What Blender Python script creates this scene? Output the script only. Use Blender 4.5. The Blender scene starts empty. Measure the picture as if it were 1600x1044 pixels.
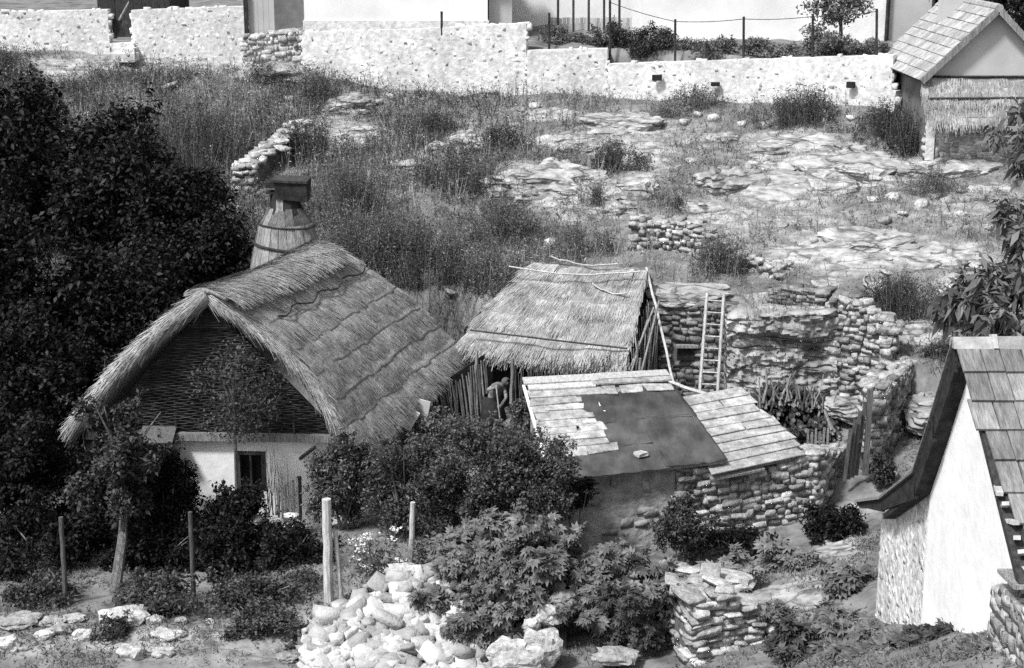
import bpy, bmesh, math, random
import numpy as np
from mathutils import Vector, Matrix, noise

random.seed(7)
SC = bpy.context.scene
COL = SC.collection
# ------------------------------------------------------------------ camera, sky, sun, exposure
CAM_H, PITCH, FPX = 12.7, math.radians(15.0), 2490.0
cd = bpy.data.cameras.new('camera'); cam = bpy.data.objects.new('camera', cd); COL.objects.link(cam)
cd.sensor_width = 36.0; cd.lens = 36.0 * FPX / 1600.0; cd.clip_start = 0.2; cd.clip_end = 3000
cam.location = (0, 0, CAM_H); cam.rotation_euler = (math.radians(90) - PITCH, 0, 0)
SC.camera = cam
SUN_AZ, SUN_EL = math.radians(226.0), math.radians(54.0)      # azimuth from +Y towards +X: behind the camera, to its left
sv = Vector((math.sin(SUN_AZ) * math.cos(SUN_EL), math.cos(SUN_AZ) * math.cos(SUN_EL), math.sin(SUN_EL)))
w = bpy.data.worlds.new('World'); SC.world = w; w.use_nodes = True
nt = w.node_tree; bg = nt.nodes['Background']
sky = nt.nodes.new('ShaderNodeTexSky'); sky.sky_type = 'NISHITA'; sky.sun_disc = False
sky.sun_elevation = SUN_EL; sky.sun_rotation = SUN_AZ; sky.dust_density = 3.0
bw = nt.nodes.new('ShaderNodeRGBToBW')                          # black-and-white film
nt.links.new(sky.outputs[0], bw.inputs[0]); nt.links.new(bw.outputs[0], bg.inputs[0]); bg.inputs[1].default_value = 0.15
sd = bpy.data.lights.new('sun', 'SUN'); sun = bpy.data.objects.new('sun', sd); COL.objects.link(sun)
sd.energy = 3.5; sd.angle = math.radians(7); sd.color = (1, 1, 1)
sun.rotation_euler = sv.to_track_quat('Z', 'Y').to_euler()
SC.view_settings.view_transform = 'Standard'; SC.view_settings.look = 'None'
SC.view_settings.gamma = 1.0; SC.view_settings.exposure = 0.36
SC.render.engine = 'CYCLES'; SC.cycles.max_bounces = 5; SC.cycles.diffuse_bounces = 3; SC.cycles.transparent_max_bounces = 4
SC.cycles.use_denoising = False

# ------------------------------------------------------------------ pixel <-> place
CP, SP = math.cos(PITCH), math.sin(PITCH)
def P(u, v, Y):
    x = (u - 800) / FPX; y = -(v - 522) / FPX
    k = Y / (CP + y * SP)
    return Vector((x * k, Y, CAM_H + (y * CP - SP) * k))
def mpp(u, v, Y):                       # metres per photo pixel there
    y = -(v - 522) / FPX
    return Y / (CP + y * SP) / FPX

class TPS:
    def __init__(s, pts):
        p = np.array(pts, float); s.xy = p[:, :2]; n = len(p)
        K = s.k(np.linalg.norm(s.xy[:, None] - s.xy[None], axis=2)) + np.eye(n) * 0.3
        Q = np.c_[np.ones(n), s.xy]
        A = np.block([[K, Q], [Q.T, np.zeros((3, 3))]])
        s.w = np.linalg.solve(A, np.r_[p[:, 2], 0, 0, 0]); s.n = n
    def k(s, r): return np.where(r > 1e-6, r * r * np.log(np.maximum(r, 1e-6)), 0.0)
    def __call__(s, X, Y):
        q = np.c_[np.ravel(X), np.ravel(Y)]
        r = np.linalg.norm(q[:, None] - s.xy[None], axis=2)
        return (s.k(r) @ s.w[:s.n] + s.w[s.n] + q @ s.w[s.n + 1:]).reshape(np.shape(X))

UP = [(0,80,60),(200,88,60),(400,105,60),(600,140,58.5),(800,152,57.5),(1000,150,57),(1200,155,55),(1390,170,53),(1500,250,50),(1750,260,48),
      (-250,80,60),(560,200,55),(850,300,49),(1200,300,48),(1350,330,46),(1550,380,44),(1750,380,44),(1300,400,43.5),(1430,520,39.5),(1600,520,39.5),(1800,560,38),
      (1060,440,42),(700,470,42),(600,400,45),(400,250,52),(100,150,57),(200,300,50),(0,300,50),(-250,300,50),(850,400,44.5),(1100,230,51.5),(950,220,52.5),
      (0,500,42),(300,500,41.5),(0,640,37),(-250,640,37),(1440,590,37)]
LO = [(780,675,38),(1200,690,37),(1300,690,37),(1340,740,35.5),(1345,795,34),(1280,880,30.5),(1230,960,27.5),(1000,870,32.6),(1120,855,33.2),
      (250,1000,28),(100,940,30),(300,930,30.5),(600,1040,27),(1000,1040,26.5),(1150,1044,25.6),(700,930,29.5),(860,900,31),
      (300,830,34.3),(500,830,34.3),(100,830,34),(-200,900,31),(-200,1040,27),(0,1040,27),(640,700,37),(500,830,33)]
up_pts = [tuple(P(*p)) for p in UP]
lo_pts = [tuple(P(*p)) for p in LO] + [(5.4,26.5,0.1),(6.3,26.2,0.35),(6.3,23.1,1.7),(6.2,19,3.3),(8,17,4.2),(9,27,1.2),(10,30,.5),(12,20,4),(3.5,23.5,.2),(3.5,19,1.8),
      (0,19,-.2),(-6,19,-1.2),(-14,20,-1.8),(0,10,1.0),(-14,10,-1),(12,10,6),(-6.8,40,-1.0),(-3,39,-.7),(-9,36,-1.1),(2,41,.05),(9.5,36,.2),(14,36,.8),(14,30,.9),(-16,34,-1.2)]
tUP, tLO = TPS(up_pts), TPS(lo_pts)
CUTX = [-30,-15,-12,-9,-7,-1.5,-.5,3.6,4.0,8.2,8.8,9.6,10.5,13,30]
CUTY = [33.0,34.5,37.5,41,42.3,42.4,41.4,40.8,40.5,39.3,38.9,37.6,36.6,35.5,35]
WX = [P(u, 100, Y).x for u, Y in ((-400,61),(0,60),(400,60),(600,58.5),(820,57.5),(1000,57),(1200,55),(1390,53),(1460,52.6),(1900,50))]
WYY = [61,60,60,58.5,57.5,57,55,53,55,58]
def sm(t): t = np.clip(t, 0, 1); return t * t * (3 - 2 * t)
def height(X, Y):
    X = np.asarray(X, float); Y = np.asarray(Y, float)
    Xc = np.clip(X, -28, 28); Yc = np.clip(Y, 8, 62)
    lo = tLO(Xc, np.clip(Yc, 8, 44)); up = tUP(Xc, np.clip(Yc, 33, 62))
    up = np.maximum(up, lo - .2)
    s = sm((Y - np.interp(X, CUTX, CUTY)) / 0.55 + .5)
    z = lo + s * (up - lo)
    yw = np.interp(X, WX, WYY) + .35
    t = sm((Y - yw) / .3)
    ter = 7.75 + np.clip(Y - 58, 0, 400) * .012
    z = z + t * (ter - z)
    return z
def hz(x, y): return float(height(np.array([x]), np.array([y]))[0])
def G(u, v):
    d0 = None
    Ys = np.linspace(15, 75, 601)
    y = -(v - 522) / FPX; k = Ys / (CP + y * SP)
    X = (u - 800) / FPX * k; Z = CAM_H + (y * CP - SP) * k
    b = np.nonzero(height(X, Ys) >= Z)[0]
    i = b[0] if len(b) else 400
    return Vector((X[i], Ys[i], float(height(X[i:i+1], Ys[i:i+1])[0])))

# ------------------------------------------------------------------ helpers
def tag(o, label=None, cat=None, group=None, kind=None):
    if label: o['label'] = label
    if cat: o['category'] = cat
    if group: o['group'] = group
    if kind: o['kind'] = kind
    return o
def link(name, me, parent=None, m=None):
    o = bpy.data.objects.new(name, me); COL.objects.link(o)
    if m is not None and me is not None:
        me.materials.clear(); me.materials.append(m)
    if parent is not None: o.parent = parent
    return o
def empty(name, label, cat, loc=(0, 0, 0), group=None, kind=None):
    o = bpy.data.objects.new(name, None); COL.objects.link(o); o.location = loc
    o.empty_display_size = .1
    return tag(o, label, cat, group, kind)
def npmesh(name, V, F, smooth=False):
    V = np.asarray(V, np.float32); F = np.asarray(F, np.int32)
    me = bpy.data.meshes.new(name); n, k = F.shape
    me.vertices.add(len(V)); me.vertices.foreach_set('co', V.ravel())
    me.loops.add(n * k); me.loops.foreach_set('vertex_index', F.ravel())
    me.polygons.add(n); me.polygons.foreach_set('loop_start', np.arange(n, dtype=np.int32) * k)
    me.polygons.foreach_set('loop_total', np.full(n, k, np.int32))
    if smooth: me.polygons.foreach_set('use_smooth', np.ones(n, bool))
    me.update(calc_edges=True); me.validate()
    return me
class MB:                                # collects verts / faces in world coordinates; build() makes ONE mesh object
    def __init__(s): s.v = []; s.f = []
    def add(s, vs, fs):
        b = len(s.v); s.v += [tuple(q) for q in vs]; s.f += [tuple(b + i for i in f) for f in fs]; return s
    def hexa(s, a):                      # 8 corners: bottom ring 0-3, top ring 4-7
        return s.add(a, [(3,2,1,0),(4,5,6,7),(0,1,5,4),(1,2,6,5),(2,3,7,6),(3,0,4,7)])
    def box(s, c, d, M=None):
        x, y, z = d[0]/2, d[1]/2, d[2]/2
        a = [(-x,-y,-z),(x,-y,-z),(x,y,-z),(-x,y,-z),(-x,-y,z),(x,-y,z),(x,y,z),(-x,y,z)]
        c = Vector(c); a = [c + (M @ Vector(q) if M else Vector(q)) for q in a]
        return s.hexa(a)
    def tube(s, pts, rs, n=7, cap=True):
        pts = [Vector(p) for p in pts]
        if not hasattr(rs, '__len__'): rs = [rs] * len(pts)
        vs = []; fs = []
        for i, p in enumerate(pts):
            d = (pts[min(i+1, len(pts)-1)] - pts[max(i-1, 0)]).normalized()
            a = d.orthogonal().normalized() if abs(d.z) > .9 else d.cross(Vector((0,0,1))).normalized()
            b = d.cross(a)
            for j in range(n):
                t = 2*math.pi*j/n; vs.append(p + (a*math.cos(t) + b*math.sin(t))*rs[i])
        for i in range(len(pts)-1):
            for j in range(n):
                fs.append((i*n+j, i*n+(j+1)%n, (i+1)*n+(j+1)%n, (i+1)*n+j))
        if cap: fs.append(tuple(range(n-1,-1,-1))); fs.append(tuple((len(pts)-1)*n+j for j in range(n)))
        return s.add(vs, fs)
    def prism(s, poly, off):             # planar polygon extruded by vector off
        n = len(poly); off = Vector(off)
        vs = [Vector(p) for p in poly] + [Vector(p) + off for p in poly]
        fs = [tuple(range(n-1,-1,-1)), tuple(range(n, 2*n))] + [(i,(i+1)%n,n+(i+1)%n,n+i) for i in range(n)]
        return s.add(vs, fs)
    def build(s, name, m, parent=None, smooth=False, jit=0):
        vs = s.v
        if jit: vs = [tuple(c + random.uniform(-jit, jit) for c in v) for v in vs]
        me = bpy.data.meshes.new(name); me.from_pydata(vs, [], s.f); me.validate()
        bm = bmesh.new(); bm.from_mesh(me); bmesh.ops.recalc_face_normals(bm, faces=bm.faces); bm.to_mesh(me); bm.free()
        if smooth: me.polygons.foreach_set('use_smooth', [True]*len(me.polygons))
        o = link(name, me, None, m)
        if parent is not None:
            o.parent = parent; o.matrix_parent_inverse = Matrix.Translation(parent.location).inverted()
        return o
def wireline(a, b, sag=0, n=8, jit=0):
    a = Vector(a); b = Vector(b); out = []
    for i in range(n+1):
        t = i/n; p = a.lerp(b, t); p.z -= sag*4*t*(1-t)
        if 0 < i < n and jit: p += Vector((random.uniform(-jit,jit), random.uniform(-jit,jit), random.uniform(-jit,jit)))
        out.append(p)
    return out

# ------------------------------------------------------------------ materials (greys: the photograph is black and white)
def mat(name, c0, c1, scale=3.0, rough=.9, bump=.3, bscale=None, island=0.0, stretch=(1,1,1), detail=6, big=None, trans=0.0, lo=.35, hi=.65, spec=.2):
    m = bpy.data.materials.new(name); m.use_nodes = True; n = m.node_tree.nodes; L = m.node_tree.links
    b = n['Principled BSDF']; b.inputs['Roughness'].default_value = rough
    b.inputs['Specular IOR Level'].default_value = spec
    tc = n.new('ShaderNodeTexCoord'); mp = n.new('ShaderNodeMapping'); mp.inputs['Scale'].default_value = stretch
    geo = n.new('ShaderNodeNewGeometry')
    L.new(geo.outputs['Position'], mp.inputs[0])
    no = n.new('ShaderNodeTexNoise'); no.inputs['Scale'].default_value = scale; no.inputs['Detail'].default_value = detail
    no.inputs['Roughness'].default_value = .62
    L.new(mp.outputs[0], no.inputs['Vector'])
    r = n.new('ShaderNodeMapRange'); r.inputs[1].default_value = lo; r.inputs[2].default_value = hi
    r.inputs[3].default_value = c0; r.inputs[4].default_value = c1
    L.new(no.outputs[0], r.inputs[0]); out = r.outputs[0]
    if big:                                # (scale, multiplier low, multiplier high): large patches of wear
        n2 = n.new('ShaderNodeTexNoise'); n2.inputs['Scale'].default_value = big[0]; n2.inputs['Detail'].default_value = 4
        L.new(geo.outputs['Position'], n2.inputs['Vector'])
        r2 = n.new('ShaderNodeMapRange'); r2.inputs[1].default_value = .35; r2.inputs[2].default_value = .65
        r2.inputs[3].default_value = big[1]; r2.inputs[4].default_value = big[2]; L.new(n2.outputs[0], r2.inputs[0])
        mu = n.new('ShaderNodeMath'); mu.operation = 'MULTIPLY'; L.new(out, mu.inputs[0]); L.new(r2.outputs[0], mu.inputs[1]); out = mu.outputs[0]
    if island:                             # every leaf, straw or stone a shade of its own
        oi = n.new('ShaderNodeObjectInfo'); ad = n.new('ShaderNodeMath'); ad.operation = 'ADD'
        L.new(oi.outputs['Random'], ad.inputs[0]); L.new(geo.outputs['Random Per Island'], ad.inputs[1])
        fr = n.new('ShaderNodeMath'); fr.operation = 'FRACT'; L.new(ad.outputs[0], fr.inputs[0])
        r3 = n.new('ShaderNodeMapRange'); r3.inputs[3].default_value = 1 - island; r3.inputs[4].default_value = 1 + island; L.new(fr.outputs[0], r3.inputs[0])
        mu = n.new('ShaderNodeMath'); mu.operation = 'MULTIPLY'; L.new(out, mu.inputs[0]); L.new(r3.outputs[0], mu.inputs[1]); out = mu.outputs[0]
    cl = n.new('ShaderNodeCombineColor')
    for i in range(3): L.new(out, cl.inputs[i])
    L.new(cl.outputs[0], b.inputs['Base Color'])
    if bump:
        nb = n.new('ShaderNodeTexNoise'); nb.inputs['Scale'].default_value = bscale or scale*3; nb.inputs['Detail'].default_value = 5
        L.new(mp.outputs[0], nb.inputs['Vector'])
        bu = n.new('ShaderNodeBump'); bu.inputs['Strength'].default_value = bump; bu.inputs['Distance'].default_value = .05
        L.new(nb.outputs[0], bu.inputs['Height']); L.new(bu.outputs[0], b.inputs['Normal'])
    if trans:
        tr = n.new('ShaderNodeBsdfTranslucent'); mx = n.new('ShaderNodeMixShader'); mx.inputs[0].default_value = trans
        L.new(cl.outputs[0], tr.inputs[0]); L.new(b.outputs[0], mx.inputs[1]); L.new(tr.outputs[0], mx.inputs[2])
        L.new(mx.outputs[0], n['Material Output'].inputs[0])
    return m
M = {}
M['lime'] = mat('lime_wash', .52, .80, 5, bump=.4, bscale=9, big=(.8,.82,1.04), island=.06)
M['limecore'] = mat('lime_mortar', .50, .80, 5, bump=.6, bscale=7, big=(.8,.82,1.04))
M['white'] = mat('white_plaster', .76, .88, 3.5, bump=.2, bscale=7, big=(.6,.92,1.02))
M['roughwhite'] = mat('rough_limed_stone', .45, .76, 7, bump=.8, bscale=7, lo=.4, hi=.58, big=(.7,.85,1.05))
M['house_white'] = mat('house_render', .68, .84, .5, bump=.1)
M['house_grey'] = mat('grey_render', .40, .50, .7, bump=.15, big=(.3,.9,1.05))
M['dark_render_and_shade'] = mat('dark_render_and_shade', .10, .18, 1.2, bump=.3)  # dark walls; also shade painted on the cottage gable end
M['stone'] = mat('field_stone', .17, .44, 7, bump=.9, bscale=16, island=.42)
M['palestone'] = mat('pale_rubble_stone', .24, .50, 7, bump=.9, bscale=16, island=.36)
M['rubble'] = mat('rubble_stone', .33, .46, 5, bump=.6, bscale=14, island=.34)
M['darkstone'] = mat('weathered_stone', .11, .27, 5, bump=.8, bscale=11, island=.4)
M['core'] = mat('earth_core', .08, .17, 6, bump=.6)
def cracks(m, sc=.9, stretch=(.55,1.1,2.2), dark=.35):
    n = m.node_tree.nodes; L = m.node_tree.links; b = n['Principled BSDF']; src = b.inputs['Base Color'].links[0].from_socket
    g = n.new('ShaderNodeNewGeometry'); mp = n.new('ShaderNodeMapping'); mp.inputs['Scale'].default_value = stretch; mp.inputs['Rotation'].default_value = (0,0,.35)
    L.new(g.outputs['Position'], mp.inputs[0])
    w_ = n.new('ShaderNodeTexNoise'); w_.inputs['Scale'].default_value = 1.5; L.new(mp.outputs[0], w_.inputs['Vector'])
    ad = n.new('ShaderNodeVectorMath'); ad.operation = 'ADD'; L.new(mp.outputs[0], ad.inputs[0]); L.new(w_.outputs['Color'], ad.inputs[1])
    v = n.new('ShaderNodeTexVoronoi'); v.feature = 'DISTANCE_TO_EDGE'; v.inputs['Scale'].default_value = sc; L.new(ad.outputs[0], v.inputs['Vector'])
    r = n.new('ShaderNodeMapRange'); r.inputs[1].default_value = .0; r.inputs[2].default_value = .045; r.inputs[3].default_value = dark; r.inputs[4].default_value = 1; L.new(v.outputs['Distance'], r.inputs[0])
    vm = n.new('ShaderNodeVectorMath'); vm.operation = 'SCALE'; L.new(src, vm.inputs[0]); L.new(r.outputs[0], vm.inputs['Scale']); L.new(vm.outputs[0], b.inputs['Base Color'])
    old = b.inputs['Normal'].links[0].from_node; bu = n.new('ShaderNodeBump'); bu.inputs['Strength'].default_value = .9; bu.inputs['Distance'].default_value = .12
    r2 = n.new('ShaderNodeMapRange'); r2.inputs[2].default_value = .12; L.new(v.outputs['Distance'], r2.inputs[0]); L.new(r2.outputs[0], bu.inputs['Height']); L.new(old.outputs[0], bu.inputs['Normal']); L.new(bu.outputs[0], b.inputs['Normal'])
    return m
M['rock'] = mat('bed_rock', .22, .50, 2.2, bump=.9, bscale=5, stretch=(1,1,3.2), big=(.5,.8,1.15)); cracks(M['rock'])
M['cliff'] = mat('sandstone', .24, .46, 1.6, bump=1.0, bscale=3.5, stretch=(.6,.6,2.6), big=(.6,.65,1.15)); cracks(M['cliff'], .8, (.4,.4,2.4), .5)
M['thatch'] = mat('straw', .26, .48, 5, bump=.3, island=.24, big=(1.1,.72,1.12))
M['thatchbase'] = mat('packed_straw', .18, .32, 9, bump=.8, bscale=30, stretch=(1,1,.35))
M['oldthatch'] = mat('weathered_straw', .12, .28, 5, bump=.4, island=.35)
M['chimney'] = mat('wooden_chimney', .15, .34, 5, bump=.6, stretch=(3,3,.4), island=.22)
M['soot_and_shade'] = mat('soot_and_shade_black', .012, .035, 6, bump=.4)  # real soot on the chimney, painted shade inside holes and gaps
M['oldwood'] = mat('old_plank', .07, .15, 6, bump=.6, stretch=(4,4,.5), island=.3)
M['wattle'] = mat('dark_wattle', .012, .045, 3, bump=.3, island=.4)
M['barkdark'] = mat('dark_bark', .012, .04, 8, bump=.6)
M['barge'] = mat('tarred_board', .012, .04, 6, bump=.5)
M['darkwood'] = mat('dark_wood', .025, .07, 6, bump=.5, stretch=(2,2,.5), island=.3)
M['wood'] = mat('grey_wood', .14, .30, 6, bump=.6, stretch=(4,4,.5), island=.3)
M['palewood'] = mat('pale_pole', .32, .55, 5, bump=.4, stretch=(3,3,.6), island=.15)
M['shingle'] = mat('wooden_shingle', .16, .32, 7, bump=.6, bscale=20, stretch=(3,.5,.5), island=.3, big=(1.2,.75,1.12))
M['tile'] = mat('roof_tile', .26, .44, 5, bump=.4, island=.2)
M['slab'] = mat('pale_roof_sheet', .26, .52, 6, bump=.7, bscale=14, island=.16, big=(1.8,.7,1.12))
M['tar'] = mat('tar_paper', .04, .085, 2.2, bump=.4, bscale=18, island=.3, stretch=(1,.5,1), big=(1.6,.8,1.35))
M['mud'] = mat('mud_plaster', .20, .38, 3.5, bump=.9, bscale=7, big=(1.0,.75,1.15))
M['bark'] = mat('bark', .07, .20, 8, bump=.9, stretch=(2,2,.5))
M['twig'] = mat('twig', .10, .22, 6, bump=.3, island=.3)
M['leafdark'] = mat('dark_leaf', .006, .019, 1.2, bump=0, island=.5, trans=.12, rough=.55)
M['leaf'] = mat('leaf', .04, .095, 1.2, bump=0, island=.45, trans=.2, rough=.5)
M['leafmid'] = mat('grey_green_leaf', .11, .20, 1.0, bump=0, island=.4, trans=.22, rough=.6)
M['leafgarden'] = mat('garden_leaf', .045, .12, 1.6, bump=0, island=.55, trans=.22, rough=.45)
M['leafpale'] = mat('pale_leaf', .15, .27, 1.2, bump=0, island=.35, trans=.25, rough=.6)
M['grass'] = mat('dry_grass', .20, .38, .8, bump=0, island=.4, trans=.2)
M['weed'] = mat('weed', .11, .22, .8, bump=0, island=.4, trans=.2)
M['flower'] = mat('white_flower', .5, .7, 5, bump=0)
M['iron'] = mat('dark_iron', .02, .05, 5, bump=.2)
M['glass'] = mat('dark_glass', .015, .03, 2, bump=0, rough=.12, spec=.5)
M['skin'] = mat('skin', .20, .26, 8, bump=0, rough=.6)
M['skirt'] = mat('dark_cloth', .022, .04, 8, bump=.3)
M['blouse'] = mat('checked_blouse', .10, .17, 14, bump=.3)
M['scarf'] = mat('head_scarf', .07, .10, 8, bump=.2)
def rr(a, b): return random.uniform(a, b)

# ------------------------------------------------------------------ ground
def axis(lo, hi, step, flo, fhi):
    a = list(np.arange(lo, hi + 1e-6, step)); s = step; x = hi
    while x < fhi: s *= 1.35; x += s; a.append(x)
    s = step; x = lo
    while x > flo: s *= 1.35; x -= s; a.insert(0, x)
    return np.array(a)
gx = axis(-15, 16, .17, -400, 400); gy = axis(20, 62, .17, -60, 900)
GX, GY = np.meshgrid(gx, gy)
def fbm(X, Y, s, seed=0, octv=4):
    rng = np.random.RandomState(seed); out = np.zeros_like(X); a = 1.0; tot = 0
    for o in range(octv):
        g = rng.rand(64, 64); x = X*s*(2**o) + 17.3*o; y = Y*s*(2**o) + 5.1*o
        xi = np.floor(x).astype(int); yi = np.floor(y).astype(int); fx = sm(x-xi); fy = sm(y-yi)
        q = lambda i, j: g[(yi+j) % 64, (xi+i) % 64]
        out += a*((q(0,0)*(1-fx)+q(1,0)*fx)*(1-fy) + (q(0,1)*(1-fx)+q(1,1)*fx)*fy); tot += a; a *= .5
    return out/tot
# bare rock / worn earth patches: (u, v, half width px, half height px, weight)
BARE = [(545,165,40,18,1),(560,205,40,14,.9),(700,222,45,18,.7),(735,222,28,16,1),(860,184,50,8,.9),(970,197,60,14,1),(880,222,50,14,.8),
        (855,285,95,26,1),(1000,285,32,30,1),(970,325,25,16,.9),(1050,235,20,30,.6),(1250,220,75,18,1),(1150,285,55,26,.8),(1100,325,45,25,1),
        (1320,275,70,26,1),(1450,265,70,18,.8),(1400,398,150,20,1),(1285,436,34,16,.8),(1430,522,60,16,1),(1490,455,45,32,.8),(1550,330,80,25,.35),
        (1010,255,60,50,.85),(900,305,110,30,.8),(1180,300,120,40,.75),(1120,350,80,30,.7),(1350,262,160,32,.85),(1380,405,200,28,.9),(1480,330,110,30,.55),(1000,215,120,30,.6),(700,215,120,30,.5),(1260,345,90,20,.6),(430,118,55,12,1),(95,118,45,12,.8),(220,104,220,13,.75),(520,190,60,30,.5),(620,150,60,8,.3),(1080,400,40,20,.4),(1250,350,60,10,.3),
        (1310,850,34,40,1),(1240,930,60,26,.8),(1335,800,22,20,1),(250,1000,160,26,.7),(60,1010,80,20,.5),(420,1020,120,20,.5),(600,1010,120,50,.8)]
def bare(X, Y, Z=None):
    if Z is None: Z = height(X, Y)
    H = CAM_H - Z; D = Y*CP + H*SP; u = 800 + X/D*FPX; v = 522 + (H*CP - Y*SP)/D*FPX
    nz = (fbm(X, Y, .55, 3) - .5)*2.2
    out = np.zeros_like(X)
    for (a, b, ru, rv, wt) in BARE:
        d = np.sqrt(((u-a)/ru)**2 + ((v-b)/rv)**2)
        out = np.maximum(out, wt*np.clip(1.5 - d + nz*.6, 0, 1))
    return out
GZ = np.empty_like(GX)
for i in range(0, GX.shape[0], 40): GZ[i:i+40] = height(GX[i:i+40], GY[i:i+40])
BR = bare(GX, GY, GZ)
near = np.exp(-np.maximum(0, np.hypot(GX, GY-40)-30)/20)
GZ += near*((fbm(GX, GY, .35, 1)-.5)*.5*sm((GY-40)/6) + (fbm(GX, GY, 1.3, 2)-.5)*.22)
tw = (fbm(GX, GY, .45, 9)-.5)*.8
stp = np.abs(((GZ + tw)*2.6) % 1 - .5)                       # ledges of the bare rock
GZ += BR*near*((stp-.25)*.75 + (fbm(GX+GY*.4, GY*1.6, .8, 12)-.5)*.5)*sm((GY-38)/3)
ny, nx = GX.shape; idx = np.arange(ny*nx).reshape(ny, nx)
F = np.stack([idx[:-1,:-1], idx[:-1,1:], idx[1:,1:], idx[1:,:-1]], -1).reshape(-1, 4)
me = npmesh('ground', np.c_[GX.ravel(), GY.ravel(), GZ.ravel()], F, True)
at = me.attributes.new('bare', 'FLOAT', 'POINT'); at.data.foreach_set('value', BR.ravel().astype(np.float32))
def ground_mat():
    m = mat('ground_soil', .09, .24, 1.4, bump=1.0, bscale=5); n = m.node_tree.nodes; L = m.node_tree.links
    b = n['Principled BSDF']; src = b.inputs['Base Color'].links[0].from_socket
    a = n.new('ShaderNodeAttribute'); a.attribute_name = 'bare'
    g = n.new('ShaderNodeNewGeometry'); mp = n.new('ShaderNodeMapping'); mp.inputs['Scale'].default_value = (1,1,4); L.new(g.outputs['Position'], mp.inputs[0])
    no = n.new('ShaderNodeTexNoise'); no.inputs['Scale'].default_value = 2.5; no.inputs['Detail'].default_value = 8; L.new(mp.outputs[0], no.inputs['Vector'])
    r = n.new('ShaderNodeMapRange'); r.inputs[1].default_value = .36; r.inputs[2].default_value = .62; r.inputs[3].default_value = .19; r.inputs[4].default_value = .50; L.new(no.outputs[0], r.inputs[0])
    c = n.new('ShaderNodeCombineColor')
    for i in range(3): L.new(r.outputs[0], c.inputs[i])
    mp2 = n.new('ShaderNodeMapping'); mp2.inputs['Scale'].default_value = (.5,1.2,2.5); mp2.inputs['Rotation'].default_value = (0,0,.3); L.new(g.outputs['Position'], mp2.inputs[0])
    ad = n.new('ShaderNodeVectorMath'); ad.operation = 'ADD'; L.new(mp2.outputs[0], ad.inputs[0]); w_ = n.new('ShaderNodeTexNoise'); w_.inputs['Scale'].default_value = 1.2; L.new(mp2.outputs[0], w_.inputs['Vector']); L.new(w_.outputs['Color'], ad.inputs[1])
    vo = n.new('ShaderNodeTexVoronoi'); vo.feature = 'DISTANCE_TO_EDGE'; vo.inputs['Scale'].default_value = .9; L.new(ad.outputs[0], vo.inputs['Vector'])
    rc = n.new('ShaderNodeMapRange'); rc.inputs[2].default_value = .05; rc.inputs[3].default_value = .35; L.new(vo.outputs['Distance'], rc.inputs[0])
    vm = n.new('ShaderNodeVectorMath'); vm.operation = 'SCALE'; L.new(c.outputs[0], vm.inputs[0]); L.new(rc.outputs[0], vm.inputs['Scale']); c = vm
    mx = n.new('ShaderNodeMix'); mx.data_type = 'RGBA'; L.new(a.outputs['Fac'], mx.inputs[0]); L.new(src, mx.inputs[6]); L.new(c.outputs[0], mx.inputs[7])
    L.new(mx.outputs[2], b.inputs['Base Color'])
    return m
tag(link('ground', me, None, ground_mat()), kind='structure')
def gz_at(x, y):                              # height of the finished ground sheet
    i = np.clip(np.searchsorted(gx, x)-1, 0, nx-2); j = np.clip(np.searchsorted(gy, y)-1, 0, ny-2)
    fx = (x-gx[i])/(gx[i+1]-gx[i]); fy = (y-gy[j])/(gy[j+1]-gy[j])
    return (GZ[j,i]*(1-fx)+GZ[j,i+1]*fx)*(1-fy) + (GZ[j+1,i]*(1-fx)+GZ[j+1,i+1]*fx)*fy
def onground(x, y): return Vector((x, y, float(gz_at(np.array([x]), np.array([y]))[0])))

# ------------------------------------------------------------------ stones and dry-stone walls
_hull = []
def hull_verts(seed, k=13):
    r = random.Random(seed); bm = bmesh.new()
    for sx in (-1, 1):
        for sy in (-1, 1):
            for sz in (-1, 1): bm.verts.new((sx*.5*r.uniform(.6,1.05), sy*.5*r.uniform(.8,1), sz*.5*r.uniform(.55,1.1)))
    for i in range(2):
        p = Vector((r.uniform(-1,1), r.uniform(-1,1), r.uniform(-1,1))); q = max(abs(p.x), abs(p.y), abs(p.z)); bm.verts.new(p/q*.5*r.uniform(.9,1.05))
    res = bmesh.ops.convex_hull(bm, input=bm.verts)
    bmesh.ops.delete(bm, geom=[v for v in bm.verts if not v.link_faces], context='VERTS')
    bmesh.ops.triangulate(bm, faces=bm.faces)
    bm.verts.index_update()
    V = np.array([v.co[:] for v in bm.verts]); Fc = np.array([[v.index for v in f.verts] for f in bm.faces]); bm.free()
    return V, Fc
HULLS = [hull_verts(i) for i in range(14)]
_sm = {}
def stone_mesh(m, i):
    k = (m.name, i)
    if k not in _sm:
        me = npmesh('stone', *HULLS[i]); me.materials.append(m); _sm[k] = me
    return _sm[k]
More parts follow.
